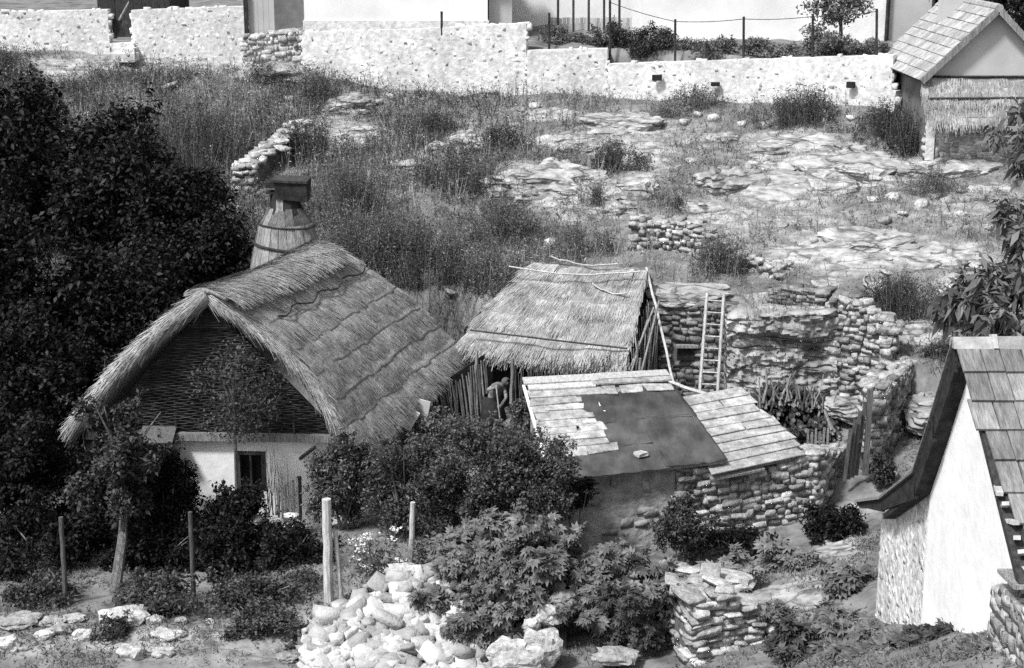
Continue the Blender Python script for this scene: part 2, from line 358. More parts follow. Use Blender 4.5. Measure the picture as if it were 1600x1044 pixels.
def place_stones(root, mats_list, m, limit=290, name='stone', restname='small_stones'):
    """mats_list: list of 4x4 matrices. The largest become parts, the rest one part."""
    mats_list = sorted(mats_list, key=lambda q: -abs(q.to_3x3().determinant())**(1/3)/max(5, (q.translation - cam.location).length))
    inv = Matrix.Translation(root.location).inverted() if root else Matrix()
    for q in mats_list[:limit]:
        o = bpy.data.objects.new(name, stone_mesh(m, random.randrange(14))); COL.objects.link(o)
        o.parent = root; o.matrix_parent_inverse = inv; o.matrix_basis = q
    rest = mats_list[limit:]
    if rest:
        Vs = []; Fs = []; b = 0
        for q in rest:
            V, Fc = HULLS[random.randrange(14)]; A = np.array(q)
            Vs.append(V @ A[:3,:3].T + A[:3,3]); Fs.append(Fc + b); b += len(V)
        o = link(restname, npmesh(restname, np.concatenate(Vs), np.concatenate(Fs)), None, m)
        o.parent = root; o.matrix_parent_inverse = inv; o['kind'] = 'stuff'
def basis(d, n, u, c):
    return Matrix(((d.x,n.x,u.x,c.x),(d.y,n.y,u.y,c.y),(d.z,n.z,u.z,c.z),(0,0,0,1)))
def course_stones(A, B, z0a, z0b, z1a, z1b, n, sl, sh, depth, proud, holes=()):
    """stones laid in courses on the upright face from A to B (x, y), n the outward normal."""
    out = []; A = Vector((A[0],A[1],0)); B = Vector((B[0],B[1],0)); L = (B-A).length; d = (B-A).normalized()
    zmin, zmax = min(z0a, z0b), max(z1a, z1b); z = zmin - .1
    while z < zmax:
        h = rr(.7, 1.35)*sh; s = rr(-.5, .0)*sl
        while s < L:
            l = random.choice((.4,.5,.65,.8,.95,1.2))*rr(.85,1.15)*sl; c = s + l/2; t = min(max(c/L, 0), 1)
            b0 = z0a+(z0b-z0a)*t; b1 = z1a+(z1b-z1a)*t; zc = z + h/2 + rr(-.3,.3)*sh
            if b0-.15 < zc < b1 - h*.3 and -.1*sl < c < L+.1*sl and not any(abs(c-hc[0]) < hc[2]+l*.4 and abs(zc-hc[1]) < hc[3]+h*.4 for hc in holes):
                dp = depth*rr(.8, 1.1); hh = h*rr(.9, 1.3)
                p = A + d*c + n*(proud*rr(-.6, 1.0) - dp/2) + Vector((0,0,zc))
                R = Matrix.Rotation(rr(-.16,.16), 3, 'Y') @ Matrix.Rotation(rr(-.12,.12), 3, 'Z') @ Matrix.Rotation(rr(-.1,.1), 3, 'X')
                q = basis(d, n, Vector((0,0,1)), p) @ R.to_4x4() @ Matrix.Diagonal((l*rr(1.02,1.16), dp, hh, 1))
                out.append(q)
            s += l*rr(.97, 1.05)
        z += h*.9
    return out
def stone_wall(name, label, pts, thick, sl, sh, m, core, proud=.04, group=None, back=False, ends=(True, True), top=True, limit=290, side=None, holes=(), kind=None, cat='wall', sink=.25, jit=.0, core_in=.06):
    """pts: (x, y, z0, z1) along the foot of the visible face."""
    root = empty(name, label, cat, (pts[0][0], pts[0][1], pts[0][2]), group, kind)
    allm = []; cb = MB()
    for i in range(len(pts)-1):
        a, b = pts[i], pts[i+1]; A = Vector((a[0],a[1],0)); B = Vector((b[0],b[1],0)); d = (B-A).normalized()
        n = Vector((d.y, -d.x, 0))
        if side is None:
            if n.dot(Vector((0,0,0)) - (A+B)/2) < 0: n = -n
        else:
            if n.dot(Vector(side)) < 0: n = -n
        e = .02
        q = [A - n*core_in, B - n*core_in, B - n*(thick-core_in), A - n*(thick-core_in)]
        zz0 = (a[2]-sink, b[2]-sink, b[2]-sink, a[2]-sink); k = .05
        zz1 = (a[3]-k, b[3]-k, b[3]-k, a[3]-k)
        cb.hexa([(p.x,p.y,z) for p, z in zip(q, zz0)] + [(p.x,p.y,z) for p, z in zip(q, zz1)])
        dep = min(thick*.6, .32)
        allm += course_stones(a, b, a[2], b[2], a[3], b[3], n, sl, sh, dep, proud, holes)
        if back: allm += course_stones((b[0]-n.x*thick, b[1]-n.y*thick), (a[0]-n.x*thick, a[1]-n.y*thick), b[2], a[2], b[3], a[3], -n, sl, sh, dep, proud)
        if ends[0] and i == 0: allm += course_stones((a[0]-n.x*thick, a[1]-n.y*thick), a, a[2], a[2], a[3], a[3], -d, sl*.9, sh, dep, proud)
        if ends[1] and i == len(pts)-2: allm += course_stones(b, (b[0]-n.x*thick, b[1]-n.y*thick), b[2], b[2], b[3], b[3], d, sl*.9, sh, dep, proud)
        if top:
            L = (B-A).length; s = 0
            while s < L:
                wdt = 0
                while wdt < thick*.95:
                    l = rr(.6,1.5)*sl; dp = rr(.5, 1.1)*min(thick*.6, sl*1.2); h = rr(.6,1.3)*sh; t = min(s/L, 1)
                    p = A + d*(s+rr(0,.1)) - n*(wdt+dp/2); p.z = a[3]+(b[3]-a[3])*t - .05 + rr(-.04, .07)
                    R = Matrix.Rotation(rr(-3,3), 3, 'Z') if jit else Matrix.Rotation(rr(-.4,.4), 3, 'Z')
                    R = R @ Matrix.Rotation(rr(-.15,.15)-jit*rr(0,.3), 3, 'X') @ Matrix.Rotation(rr(-.12,.12), 3, 'Y')
                    allm.append(basis(d, n, Vector((0,0,1)), p) @ R.to_4x4() @ Matrix.Diagonal((l, dp, h, 1)))
                    wdt += dp*.95
                s += sl*.95
    cb.build('core', core, root)
    place_stones(root, allm, m, limit)
    return root
def wallpt(u, v0, v1, Y):                # foot and top of a wall at pixel column u, distance Y
    a = P(u, v0, Y); b = P(u, v1, Y); return (a.x, Y, a.z, b.z)

# boundary wall along the top of the slope (limewashed stone)
BW = 'limewashed boundary wall along the top of the slope'
def lw(label, cols, thick=.45, sl=.34, sh=.2, m='lime', proud=.0075, holes=(), lim=290, top=False):
    return stone_wall('boundary_wall', label, [wallpt(*c) for c in cols], thick, sl, sh, M[m], M['limecore'], proud, BW, top=top, limit=lim, holes=holes, ends=(False, False), core_in=-.004 if m == 'lime' else .05)
lw('white stone boundary wall in the upper left corner, left of the stepped gate gap', [(-620,84,30,61),(-120,84,20,60.2),(172,80,13,60)])
lw('white stone boundary wall between the stepped gap and the grey board gate', [(209,92,14,60),(384,98,8,60)])
lw('low broken stone wall below the grey board gate', [(383,108,57,59.6),(472,118,47,59.4)], m='palestone', proud=.05, top=True)
lw('tallest white retaining wall in the middle of the boundary, below the white building', [(474,125,48,59.4),(640,148,44,58.4),(822,160,34,57.6)], sl=.36)
lw('short lower step of white retaining wall right of the tallest stretch', [(823,160,77,57.45),(948,158,74,57.15)])
lw('long low white retaining wall with three drain holes, ending beside the small tiled house', [(949,160,98,57),(1200,160,90,55),(1390,185,84,53)], holes=())
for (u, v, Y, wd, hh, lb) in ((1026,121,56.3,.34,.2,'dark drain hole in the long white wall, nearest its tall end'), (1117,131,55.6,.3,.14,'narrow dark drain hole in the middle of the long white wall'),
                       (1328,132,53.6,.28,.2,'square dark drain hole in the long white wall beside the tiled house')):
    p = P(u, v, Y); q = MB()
    q.box((p.x, p.y-.14, p.z), (wd, .12, hh))  # solid black block paints the shade inside the drain
    o = q.build('drain_hole', M['soot_and_shade']); tag(o, lb, 'drain hole', 'drain holes in the long white wall')
# end pier
lw('stubby white pier closing the right end of the long white wall', [(1386,185,138,52.9),(1397,185,140,52.75)], thick=.5)
# steps in the gap
r = empty('stone_steps', 'small pale stone steps climbing through the gap in the boundary wall', 'steps', P(190, 90, 59.6))
for i, (v, Y) in enumerate(((86,58.9),(78,59.4),(70,59.9))):
    a = P(174, v, Y); b = P(210, v, Y); c = (a+b)/2
    MB().box((c.x, Y+.35, c.z-.1), ((b-a).x, .8, .3)).build('step', M['lime'], r, jit=.015)

# ------------------------------------------------------------------ buildings on the terrace behind the wall
def building(name, label, u0, u1, vt, vb, Y, depth, m, roof=None, plinth=None, group=None):
    a = P(u0, vb, Y); b = P(u1, vb, Y); zt = P(u0, vt, Y).z; z0 = min(a.z, hz((a.x+b.x)/2, Y)) - .3
    r = empty(name, label, 'building', ((a.x+b.x)/2, Y, z0), group)
    MB().box(((a.x+b.x)/2, Y+depth/2, (z0+zt)/2), (b.x-a.x, depth, zt-z0)).build('wall', m, r)
    if plinth:
        zp = P(u0, plinth, Y).z
        MB().box(((a.x+b.x)/2, Y+depth/2-.04, (z0+zp)/2), (b.x-a.x+.1, depth+.05, zp-z0)).build('plinth', M['limecore'], r)
    if roof:
        x0, x1 = a.x-.4, b.x+.4; q = MB(); ym = Y+depth/2
        q.prism([(x0,Y-.4,zt),(x0,Y+depth+.4,zt),(x0,ym,zt+roof)], (x1-x0,0,0)); q.build('roof', M['tile'], r)
    return r
building('white_building', 'long white rendered building above the tallest retaining wall', 476, 762, -60, 46, 63, 6, M['house_white'], 2.2, plinth=32)
building('grey_building', 'small grey timber building beside the white one behind the wall', 764, 800, -60, 40, 63.5, 5, M['house_grey'], 1.5)
building('pale_building', 'pale building glimpsed behind thin fence posts above the wall', 792, 1003, -50, 60, 70, 6, M['house_white'], 2.0)
building('light_building', 'large light rendered building behind the shrubs above the long wall', 1004, 1276, -60, 100, 60.6, 7, M['house_white'], 2.2)
building('grey_white_building', 'light grey rendered building behind the small tree on the terrace', 1280, 1383, -60, 95, 59.9, 7, M['white'], 2.0)
building('dark_grey_building', 'mid grey rendered building left of the tiled house roof', 1386, 1454, -60, 100, 60, 6, M['house_grey'], 2.0)
building('dark_shed', 'dark timber shed top behind the stepped gate gap', 152, 265, -40, 6, 66, 4, M['darkwood'], 1.2)
building('far_dark_shed', 'dark low shed between the board gate and white building', 426, 478, -40, 19, 66, 4, M['dark_render_and_shade'], 1.2)
for u, lb in ((1384,'dark drainpipe on the corner between the two grey buildings'), (1455,'dark drainpipe at the right edge of the grey building')):
    p = P(u, 60, 59.8); q = MB().tube([(p.x,p.y,hz(p.x,p.y)-.1),(p.x,p.y,p.z+3.5)], .06, 8)
    tag(q.build('drainpipe', M['iron']), lb, 'pipe')
# board gate
r = empty('board_gate', 'grey board gate filling the gap beside the low broken wall', 'gate', P(408, 55, 60.2))
for i in range(5):
    a = P(387+i*8.6, 54, 60.2); b = P(387+(i+1)*8.6, 54, 60.2); zt = P(400, -12, 60.2).z
    MB().box(((a.x+b.x)/2, 60.2+(i%2)*.01, (a.z+zt)/2), ((b-a).x-.012, .04, zt-a.z)).build('board', M['house_grey'], r)
p = P(384, 56, 60); zt = P(384, -15, 60).z
MB().box((p.x+.03, 60.05, (p.z+zt)/2), (.14,.14,zt-p.z)).build('gate_post', M['iron'], r)
# posts and wood in the stepped gap
r = empty('gap_gate', 'dark timber gate frame with a slanting brace in the stepped gap', 'gate', P(190, 62, 60.3))
for u in (180, 208):
    a = P(u, 60, 60.3); zt = P(u, -15, 60.3).z
    MB().box((a.x, 60.3, (a.z+zt)/2), (.13,.13,zt-a.z)).build('post', M['darkwood'], r)
a = P(194, 45, 60.35); MB().box((a.x, 60.4, a.z), (.62,.06,.62)).build('panel', M['darkwood'], r)
a = P(186, 32, 60.35); b = P(204, 0, 60.35); MB().tube([a, b], .05, 6).build('brace', M['wood'], r)
# fence posts with wire on the long wall
fp = [(690,44,18,58.0),(858,76,20,57.6),(953,96,0,57.2),(1055,94,30,56.4),(1162,90,26,55.5),(1270,86,22,54.4),(1370,82,14,53.4)]
ptop = []
names = ['above the tallest white wall','above the short lower step of wall','at the high end of the long wall','second along the long wall','third along the long wall, near its middle','beside the small tree on the long wall','nearest the tiled house on the long wall']
for (u, v0, v1, Y), nm in zip(fp, names):
    a = P(u, v0, Y+.2); b = P(u, v1, Y+.2); ptop.append(b)
    q = MB().tube([a-Vector((0,0,.25)), b], .045, 7); o = q.build('fence_post', M['iron']); tag(o, 'thin dark iron fence post '+nm, 'post', 'iron fence posts on the boundary wall')
q = MB()
for i in range(2, len(ptop)-1):
    q.tube(wireline(ptop[i]-Vector((0,0,.08)), ptop[i+1]-Vector((0,0,.08)), .05), .012, 4)
tag(q.build('fence_wire', M['iron']), 'thin wire strung between iron posts on the long white wall', 'wire')
# thin trellis/greenhouse posts
for i in range(6):
    a = P(872+i*24, 58, 66); b = P(872+i*24, -15, 66)
    tag(MB().tube([a-Vector((0,0,.6)), b], .05, 6).build('trellis_post', M['darkwood']), 'thin dark garden post before the pale building, %s from the left' % 'first second third fourth fifth sixth'.split()[i], 'post', 'garden posts before the pale building')
r = empty('garden_fence', 'low grey board fence between the garden posts above the wall', 'fence', P(920, 70, 66.4))
for i in range(22):
    a = P(862+i*6.6, 66, 66.4); MB().box((a.x, 66.4, a.z+.2+rr(-.03,.03)), (.155,.03,1.6)).build('board', M['house_grey'], r)

# ------------------------------------------------------------------ small tiled house, upper right
r = empty('tiled_house', 'small gabled stone house with tiled roof and thatch pent in the upper right corner', 'house', P(1500, 250, 50))
Yg = 49.5
c0 = P(1446, 250, Yg); c1 = P(1680, 250, Yg); ze = P(1446, 112, Yg).z; za = P(1556, 18, Yg).z; zp = P(1500, 186, Yg).z
xa = P(1556, 18, Yg).x; zb = c0.z - .3
x1 = 2*xa - c0.x
MB().prism([(c0.x,Yg,zp),(c0.x,Yg,ze),(xa,Yg,za),(x1,Yg,ze),(x1,Yg,zp)], (0,5.5,0)).build('upper_wall', M['house_grey'], r)
MB().prism([(c0.x+.02,Yg+.03,zb),(c0.x+.02,Yg+.03,zp),(x1-.02,Yg+.03,zp),(x1-.02,Yg+.03,zb)], (0,5.4,0)).build('lower_wall', M['limecore'], r)
place_stones(r, course_stones((c0.x,Yg), (x1,Yg), zb, zb, zp-.02, zp-.02, Vector((0,-1,0)), .42, .17, .2, .04)
              , M['palestone'], 290)
MB().box((c0.x+.13, Yg+2.75-.005, (zb+ze)/2-.05), (.3, 5.44, ze-zb-.1)).build('side_wall', M['dark_render_and_shade'], r)
MB().box((c0.x+.1, Yg-.012, (c0.z+ze)/2-.6), (.26, .08, ze-c0.z-1.2)).build('corner_strip', M['limecore'], r)
# roof slabs + tiles (left slope in view)
sl = Vector((xa-c0.x, 0, za-ze)); ln = sl.length; sd_ = sl.normalized(); nrm = Vector((-sd_.z,0,sd_.x))
for sgn in (-1, 1):
    e = Vector((c0.x if sgn < 0 else x1, Yg-.3, ze)); dd = Vector((sd_.x*(-sgn),0,sd_.z)); nn = Vector((sgn*sd_.z, 0, sd_.x))
    e = e - dd*.45
    MB().prism([e, e+dd*(ln+.45), e+dd*(ln+.45)+nn*.1, e+nn*.1], (0,6.1,0)).build('roof', M['darkwood'], r)
    nr = 9; nc = 16 if sgn < 0 else 10
    for i in range(nr):
        for j in range(nc):
            ww = 6.1/nc; hh = (ln+.45)/nr
            c = e + dd*(hh*(i+.5)) + nn*(.135+rr(0,.012)) + Vector((0, ww*(j+.5), 0))
            Mx = Matrix(((dd.x,0,nn.x),(0,1,0),(dd.z,0,nn.z))) @ Matrix.Rotation(.1, 3, 'Y') @ Matrix.Rotation(rr(-.02,.02), 3, 'Z')
            if i == 0 and j == 0:
                pass
            b = MB().box((0,0,0), (hh*1.12, ww*.965, .03))
            if (i, j) == (0, 0): proto_t = None
            if i == 0 and j == 0 and sgn < 0:
                tile_o = b.build('roof_tile', M['tile'], None); tile_o.parent = r; tile_me = tile_o.data; o = tile_o
            else:
                o = bpy.data.objects.new('roof_tile', tile_me if sgn < 0 else tile_me); COL.objects.link(o); o.parent = r
            if sgn > 0: Mx = Mx @ Matrix.Diagonal((1, 16/10, 1))
            o.matrix_parent_inverse = Matrix.Translation(r.location).inverted()
            o.matrix_basis = Matrix.Translation(c) @ Mx.to_4x4()
MB().tube([(xa,Yg-.35,za+.12),(xa,Yg+5.9,za+.12)], .13, 8).build('ridge_cap', M['tile'], r)
for sgn in (-1, 1):
    e = Vector((c0.x if sgn < 0 else x1, Yg-.36, ze)); dd = Vector((sd_.x*(-sgn),0,sd_.z)); nn = Vector((sgn*sd_.z, 0, sd_.x)); e = e-dd*.45
    MB().prism([e-nn*.04, e+dd*(ln+.45)-nn*.04, e+dd*(ln+.45)+nn*.15, e+nn*.15], (0,.05,0)).build('verge_board', M['wood'], r)
p = P(1487, 15, 53); MB().box((p.x, p.y, p.z+.2), (.75,.6,1.2)).build('chimney', M['house_grey'], r)
# ------------------------------------------------------------------ thatch
def thatch(S, name, parent, nrows, nst, thick, m, mb, seed=1, ns=50, nt=64, L=.6, eave=.3, step=.07, rake=True, wob=.5, wid=.016, sag=.08, lift=.05):
    """S(s, t) -> point; s along the ridge 0..1, t ridge -> eave 0..1. A stepped straw slab with loose straws over it."""
    rng = np.random.RandomState(seed)
    sg, tg = np.meshgrid(np.linspace(0,1,ns), np.linspace(0,1,nt))
    base = np.array([[S(a, b)[:] for a, b in zip(r1, r2)] for r1, r2 in zip(sg, tg)])
    ds = np.gradient(base, axis=1); dt = np.gradient(base, axis=0)
    nr = np.cross(ds, dt); nr /= np.linalg.norm(nr, axis=2, keepdims=True)
    if nr[nt//2, ns//2, 2] < 0: nr = -nr
    wv = (fbm(sg*7, tg*3, 1.0, seed+20)-.5)*wob
    ph = (tg*nrows + wv) % 1
    lumps = (fbm(sg*9, tg*9, 1.0, seed+5)-.5)*sag*2
    off = ph*step + lumps
    topv = base + nr*(off[...,None]); bot = base - nr*thick
    V = np.concatenate([topv.reshape(-1,3), bot.reshape(-1,3)]); N = ns*nt
    id_ = np.arange(N).reshape(nt, ns)
    f1 = np.stack([id_[:-1,:-1], id_[:-1,1:], id_[1:,1:], id_[1:,:-1]], -1).reshape(-1,4)
    f2 = f1[:, ::-1] + N
    def side(a): return np.stack([a[:-1], a[1:], a[1:]+N, a[:-1]+N], -1)
    fs = np.concatenate([f1, f2, side(id_[0]), side(id_[-1]), side(id_[:,0]), side(id_[:,-1])])
    o = link(name, npmesh(name, V, fs, False), parent, mb)
    o.matrix_parent_inverse = Matrix.Translation(parent.location).inverted()
    # straws
    s = rng.rand(nst); t = rng.rand(nst)*1.02 - .04
    t2 = (np.floor(t*nrows+.5)+rng.normal(0,.13,nst))/nrows; pick = rng.rand(nst) < .35; t = np.where(pick, t2, t); t = np.clip(t, -.02, 1)
    ne = int(nst*.12); s[:ne] = rng.rand(ne); t[:ne] = 1 - rng.rand(ne)*.06
    if rake:
        k = int(nst*.09); s[ne:ne+k] = np.where(rng.rand(k) < .5, rng.rand(k)*.03, 1-rng.rand(k)*.03)
    tt = np.clip(t, 0, 1)
    fi = np.clip(s*(ns-1), 0, ns-1.001); fj = np.clip(tt*(nt-1), 0, nt-1.001); i = fi.astype(int); j = fj.astype(int); a = (fi-i)[:,None]; b = (fj-j)[:,None]
    def bil(A): return (A[j,i]*(1-a)+A[j,i+1]*a)*(1-b)+(A[j+1,i]*(1-a)+A[j+1,i+1]*a)*b
    p = bil(topv); n = bil(nr); d = bil(dt); d /= np.linalg.norm(d, axis=1, keepdims=True); e = np.cross(d, n)
    d = d + e*(rng.normal(0,.10,nst) + (fbm(s*6, tt*6, 1.0, seed+8)-.5)*.5)[:,None]
    ln = L*(.45+rng.rand(nst)*.8); up = (rng.rand(nst)**2)*lift + .008
    ln[:ne] = ln[:ne]*.4 + eave*rng.rand(ne)
    d[:ne, 2] -= rng.rand(ne)*.7
    wv_ = wid*(.6+.8*rng.rand(nst))
    mid = p + d*(ln*.55)[:,None] + n*(up*.9)[:,None]; tip = p + d*ln[:,None] + n*(up*.9)[:,None]; tip[:,2] -= ln*.04
    p0 = p - n*.01; ex = e*wv_[:,None]
    V = np.stack([p0-ex*.5, p0+ex*.5, tip+ex*.3, tip-ex*.3], 1).reshape(-1,3)
    fs = np.arange(nst*4).reshape(nst, 4)
    o2 = link('straw', npmesh('straw', V, fs), o, m); o2['kind'] = 'stuff'
    return o
def quadS(r0, r1, e0, e1, bulge=0, sagr=0, curl=0):
    r0, r1, e0, e1 = map(Vector, (r0, r1, e0, e1))
    def S(s, t):
        p = r0.lerp(r1, s).lerp(e0.lerp(e1, s), t)
        p.z += bulge*math.sin(math.pi*t) - sagr*math.sin(math.pi*s)*(1-t) + curl*(t**4)
        return p
    return S
# thatch pent under the gable of the tiled house
ya = Yg - .05
t0 = P(1440, 122, Yg-.05); t1 = P(1700, 120, Yg-.05); 
e0 = P(1443, 158, Yg-.4); e1 = P(1700, 156, Yg-.4)
thatch(quadS(t0, t1, e0, e1), 'pent_thatch', r, 2, 3500, .1, M['thatch'], M['thatchbase'], 31, 30, 16, .4, .15, .03)
t0 = P(1447, 152, Yg-.2); t1 = P(1700, 152, Yg-.2); e0 = P(1449, 186, Yg-.65); e1 = P(1700, 184, Yg-.65)
thatch(quadS(t0, t1, e0, e1), 'pent_thatch', r, 2, 3500, .1, M['thatch'], M['thatchbase'], 32, 30, 16, .4, .25, .03)
MB().tube([P(1441,120,Yg-.1), P(1700,120,Yg-.1)], .04, 6).build('batten', M['darkwood'], r)
MB().tube([P(1450,154,Yg-.42), P(1700,152,Yg-.42)], .035, 6).build('batten', M['darkwood'], r)

# ------------------------------------------------------------------ thatched cottage
C = empty('thatched_cottage', 'large thatched cottage with woven gable, whitewashed wall and tall wooden chimney', 'house', P(330, 820, 35.2))
rid0 = P(322, 452, 34.2); rid1 = P(500, 396, 38.9); rid1.z = rid0.z + .05
el0 = P(112, 662, 34.6); er0 = P(552, 690, 34.3)
dv = rid1 - rid0
el1 = el0 + dv*1.1; el1.z = el0.z + .3
er1 = P(722, 548, 40.2)
def rightS(s, t):
    p = rid0.lerp(rid1, s).lerp(er0.lerp(er1, s), t)
    nn = Vector((.7, -.1, .7))
    p += nn*(.22*math.sin(math.pi*min(t*1.15,1))) - Vector((0,0,.12))*math.sin(math.pi*s)*(1-t)
    p += Vector((.25,.12,0))*math.sin(math.pi*t)*(1-s)**2*.9
    return p
def leftS(s, t):
    p = rid0.lerp(rid1, s).lerp(el0.lerp(el1, s), t)
    p += Vector((-.6,0,.7))*(.22*math.sin(math.pi*t)) - Vector((0,0,.12))*math.sin(math.pi*s)*(1-t)
    return p
thatch(rightS, 'thatch_right_slope', C, 6.4, 62000, .3, M['thatch'], M['thatchbase'], 3, 60, 80, .55, .2, .11, wid=.012, lift=.035)
thatch(leftS, 'thatch_left_slope', C, 6, 12000, .3, M['oldthatch'], M['thatchbase'], 4, 40, 60, .6, .15, .09, wid=.016)
# rolled ridge
def ridge_roll(A, B, r0, name, parent, seed, n=26):
    rng = random.Random(seed); A = Vector(A); B = Vector(B); d = (B-A).normalized(); sidev = Vector((d.y,-d.x,0)); q = []
    thatch(lambda s, t: A.lerp(B, s) + sidev*(-r0+2*r0*t)*1.15 + Vector((0,0, .15*math.sin(math.pi*t)**.8 - .13 - .12*math.sin(math.pi*s))), name, parent, 1, 5500, .1, M['thatch'], M['thatchbase'], seed, n, 18, .4, .14, .02, sag=.05)
ridge_roll(rid0 - dv*.01, rid1 + dv*.01, .5, 'ridge_roll', C, 6)
# hazel spars along the ridge thatch
for k in range(2):
    pts = []
    for i in range(18):
        s = .1+.85*i/17; p = rightS(s, .13+.16*k+.02*math.sin(i*1.3)); pts.append(p+Vector((.08,-.04,.17)))
    MB().tube(pts, .022, 5).build('spar', M['darkwood'], C)
# rolled verge on the left rake
pts = []; rs = []
for i in range(22):
    t = i/21; p = leftS(0, t); pts.append(p + Vector((.02, -.02, -.12))); rs.append(.17+.03*math.sin(i*1.9)+.02*math.sin(i*.7))
vr = MB().tube(pts, rs, 10).build('verge_roll', M['thatchbase'], C, True)
def fuzz_along(pts, r, n, m, parent, seed, L=.4, along=True, wid=.016, down=.2, name='straw'):
    rng = np.random.RandomState(seed); A = np.array([p[:] for p in pts]); k = len(A)-1
    f = rng.rand(n)*k; i = np.minimum(f.astype(int), k-1); a = (f-i)[:,None]; c = A[i]*(1-a)+A[i+1]*a; d = A[i+1]-A[i]; d /= np.linalg.norm(d, axis=1, keepdims=True)
    o = rng.normal(size=(n,3)); o -= d*(o*d).sum(1,keepdims=True); o /= np.linalg.norm(o, axis=1, keepdims=True)
    dirn = d*.95 + o*.08 + rng.normal(0,.13,(n,3)); dirn[:,2] -= down
    ln = L*(.5+rng.rand(n)); p = c + o*r; tip = p + dirn*ln[:,None]
    e = np.cross(dirn, o); e /= np.linalg.norm(e, axis=1, keepdims=True); e *= wid
    V = np.stack([p-e*.5, p+e*.5, tip+e*.3, tip-e*.3], 1).reshape(-1,3); q = np.arange(n)[:,None]*4
    ob = link(name, npmesh(name, V, q+np.array([[0,1,2,3]])), parent, m); ob['kind'] = 'stuff'
    ob.matrix_parent_inverse = Matrix.Translation(C.location).inverted(); return ob
fuzz_along(pts, .18, 5200, M['thatch'], C, 11, .3, wid=.013, down=.05)
# ragged front edge of the right slope
pts = [rightS(.005, t) + Vector((0,-.02,-.14)) for t in np.linspace(.0, 1, 16)]
fuzz_along(pts, .14, 6500, M['thatch'], C, 12, .3, down=.2, wid=.013)
# gable: wattle triangle, set back under the roof
gd = Vector(((er0-el0).x, (er0-el0).y, 0)).normalized(); gn = Vector((gd.y, -gd.x, 0))
back = -gn*.2
ga = rid0 + back - Vector((0,0,.35)); gl = el0 + back + gd*.45; gr = er0 + back - gd*.35
gl.z = gr.z = P(330, 668, 35).z - .02
MB().prism([gl, gr, ga], -gn*.12).build('gable_panel', M['soot_and_shade'], C)
q = MB(); hgt = ga.z - gl.z; nrod = 74
for i in range(nrod):
    t = (i+.5)/nrod; a = gl.lerp(ga, t); b = gr.lerp(ga, t); n = max(2, int((b-a).length/.22))
    q.tube([a.lerp(b, j/n) + gn*(.045 + .022*(1 if (j+i)%2 else -1)) + Vector((0,0,rr(-.008,.008))) for j in range(n+1)], .017, 4)
o = q.build('wattle', M['wattle'], C); o['kind'] = 'stuff'
for f in (.18,.34,.5,.66,.82):
    a = gl.lerp(gr, f); tt = 1-abs(f-.5)*2; MB().tube([a+gn*.07, a+gn*.07+Vector((0,0,hgt*tt*.96))], .03, 5).build('stake', M['darkwood'], C)
# tie beam and plaster wall with window
bl = P(228, 668, 34.9); br_ = P(540, 690, 34.7)
wl, wr = Vector((gl.x,gl.y,0)), Vector((gr.x,gr.y,0))
zb = hz(wl.x, wl.y)-.4
Rm = Matrix(((gd.x,-gn.x,0),(gd.y,-gn.y,0),(0,0,1)))
cen = (gl+gr)/2; WL = (gr-gl).length
MB().box((cen.x, cen.y, gl.z-.05) + gn*.0 if False else Vector((cen.x, cen.y, gl.z-.05))+gn*.08, (WL+.3, .2, .17), Rm).build('tie_beam', M['wood'], C, jit=.012)
ztop = gl.z - .14
wu0, wu1 = 372, 412
def gp(u):                                  # distance along the gable wall at pixel column u
    x = (u-800)/FPX; best = min(np.linspace(0, WL, 400), key=lambda s: abs((gl+gd*s).x/((gl+gd*s).y*CP+(CAM_H-.2)*SP) - x)); return best
s0, s1 = gp(wu0), gp(wu1); zw1 = P(390, 700, 35).z; zw0 = P(390, 752, 35).z
sA = gp(277)
def wseg(sa, sb, za_, zb_, nm='wall', m='white', off=0, th=.3):
    c = gl + gd*((sa+sb)/2) - gn*(th/2-off); return MB().box(Vector((c.x, c.y, (za_+zb_)/2)), (sb-sa, th, zb_-za_), Rm).build(nm, M[m], C)
wseg(sA, s0, zb, ztop); wseg(s1, WL, zb, ztop); wseg(s0, s1, zb, zw0); wseg(s0, s1, zw1, ztop)
wseg(0, sA, zb, ztop, 'shaded_wall', 'dark_render_and_shade', -.1)  # shade on this end painted in as a dark wall colour
wseg(s0-.01, s1+.01, zw0-.01, zw1+.01, 'window_pane', 'glass', -.2, .04)
for (a, b, c, d) in ((s0-.06,s0+.05,zw0,zw1),(s1-.05,s1+.06,zw0,zw1),(s0-.06,s1+.06,zw0-.06,zw0+.03),(s0-.06,s1+.06,zw1-.03,zw1+.06),((s0+s1)/2-.02,(s0+s1)/2+.02,zw0+.04,zw1-.04)):
    wseg(a, b, c, d, 'window_frame', 'darkwood', .012 if b-a > .2 else .006, .2)
# side walls
dl = Vector((dv.x, dv.y, 0)).normalized()
for (sp, lenw) in ((gl+gd*.15, 4.6), (gr-gd*.3, 4.6)):
    q = MB(); a = Vector((sp.x, sp.y, 0)) + dl*.15; b = a + dl*lenw; n = gd*.28
    z1 = sp.z + .1
    q.hexa([(a.x,a.y,zb),(a.x+n.x,a.y+n.y,zb),(b.x+n.x,b.y+n.y,zb),(b.x,b.y,zb),(a.x,a.y,z1),(a.x+n.x,a.y+n.y,z1),(b.x+n.x,b.y+n.y,z1+.3),(b.x,b.y,z1+.3)])
    q.build('side_wall', M['white'], C)
a = gl + gd*WL + Vector((0,0,-.2)); MB().tube([a-gd*.9+gn*.1+Vector((0,0,-.35)), a-gd*.5+gn*.35+Vector((0,0,.02))], .045, 6).build('bracket', M['darkwood'], C)
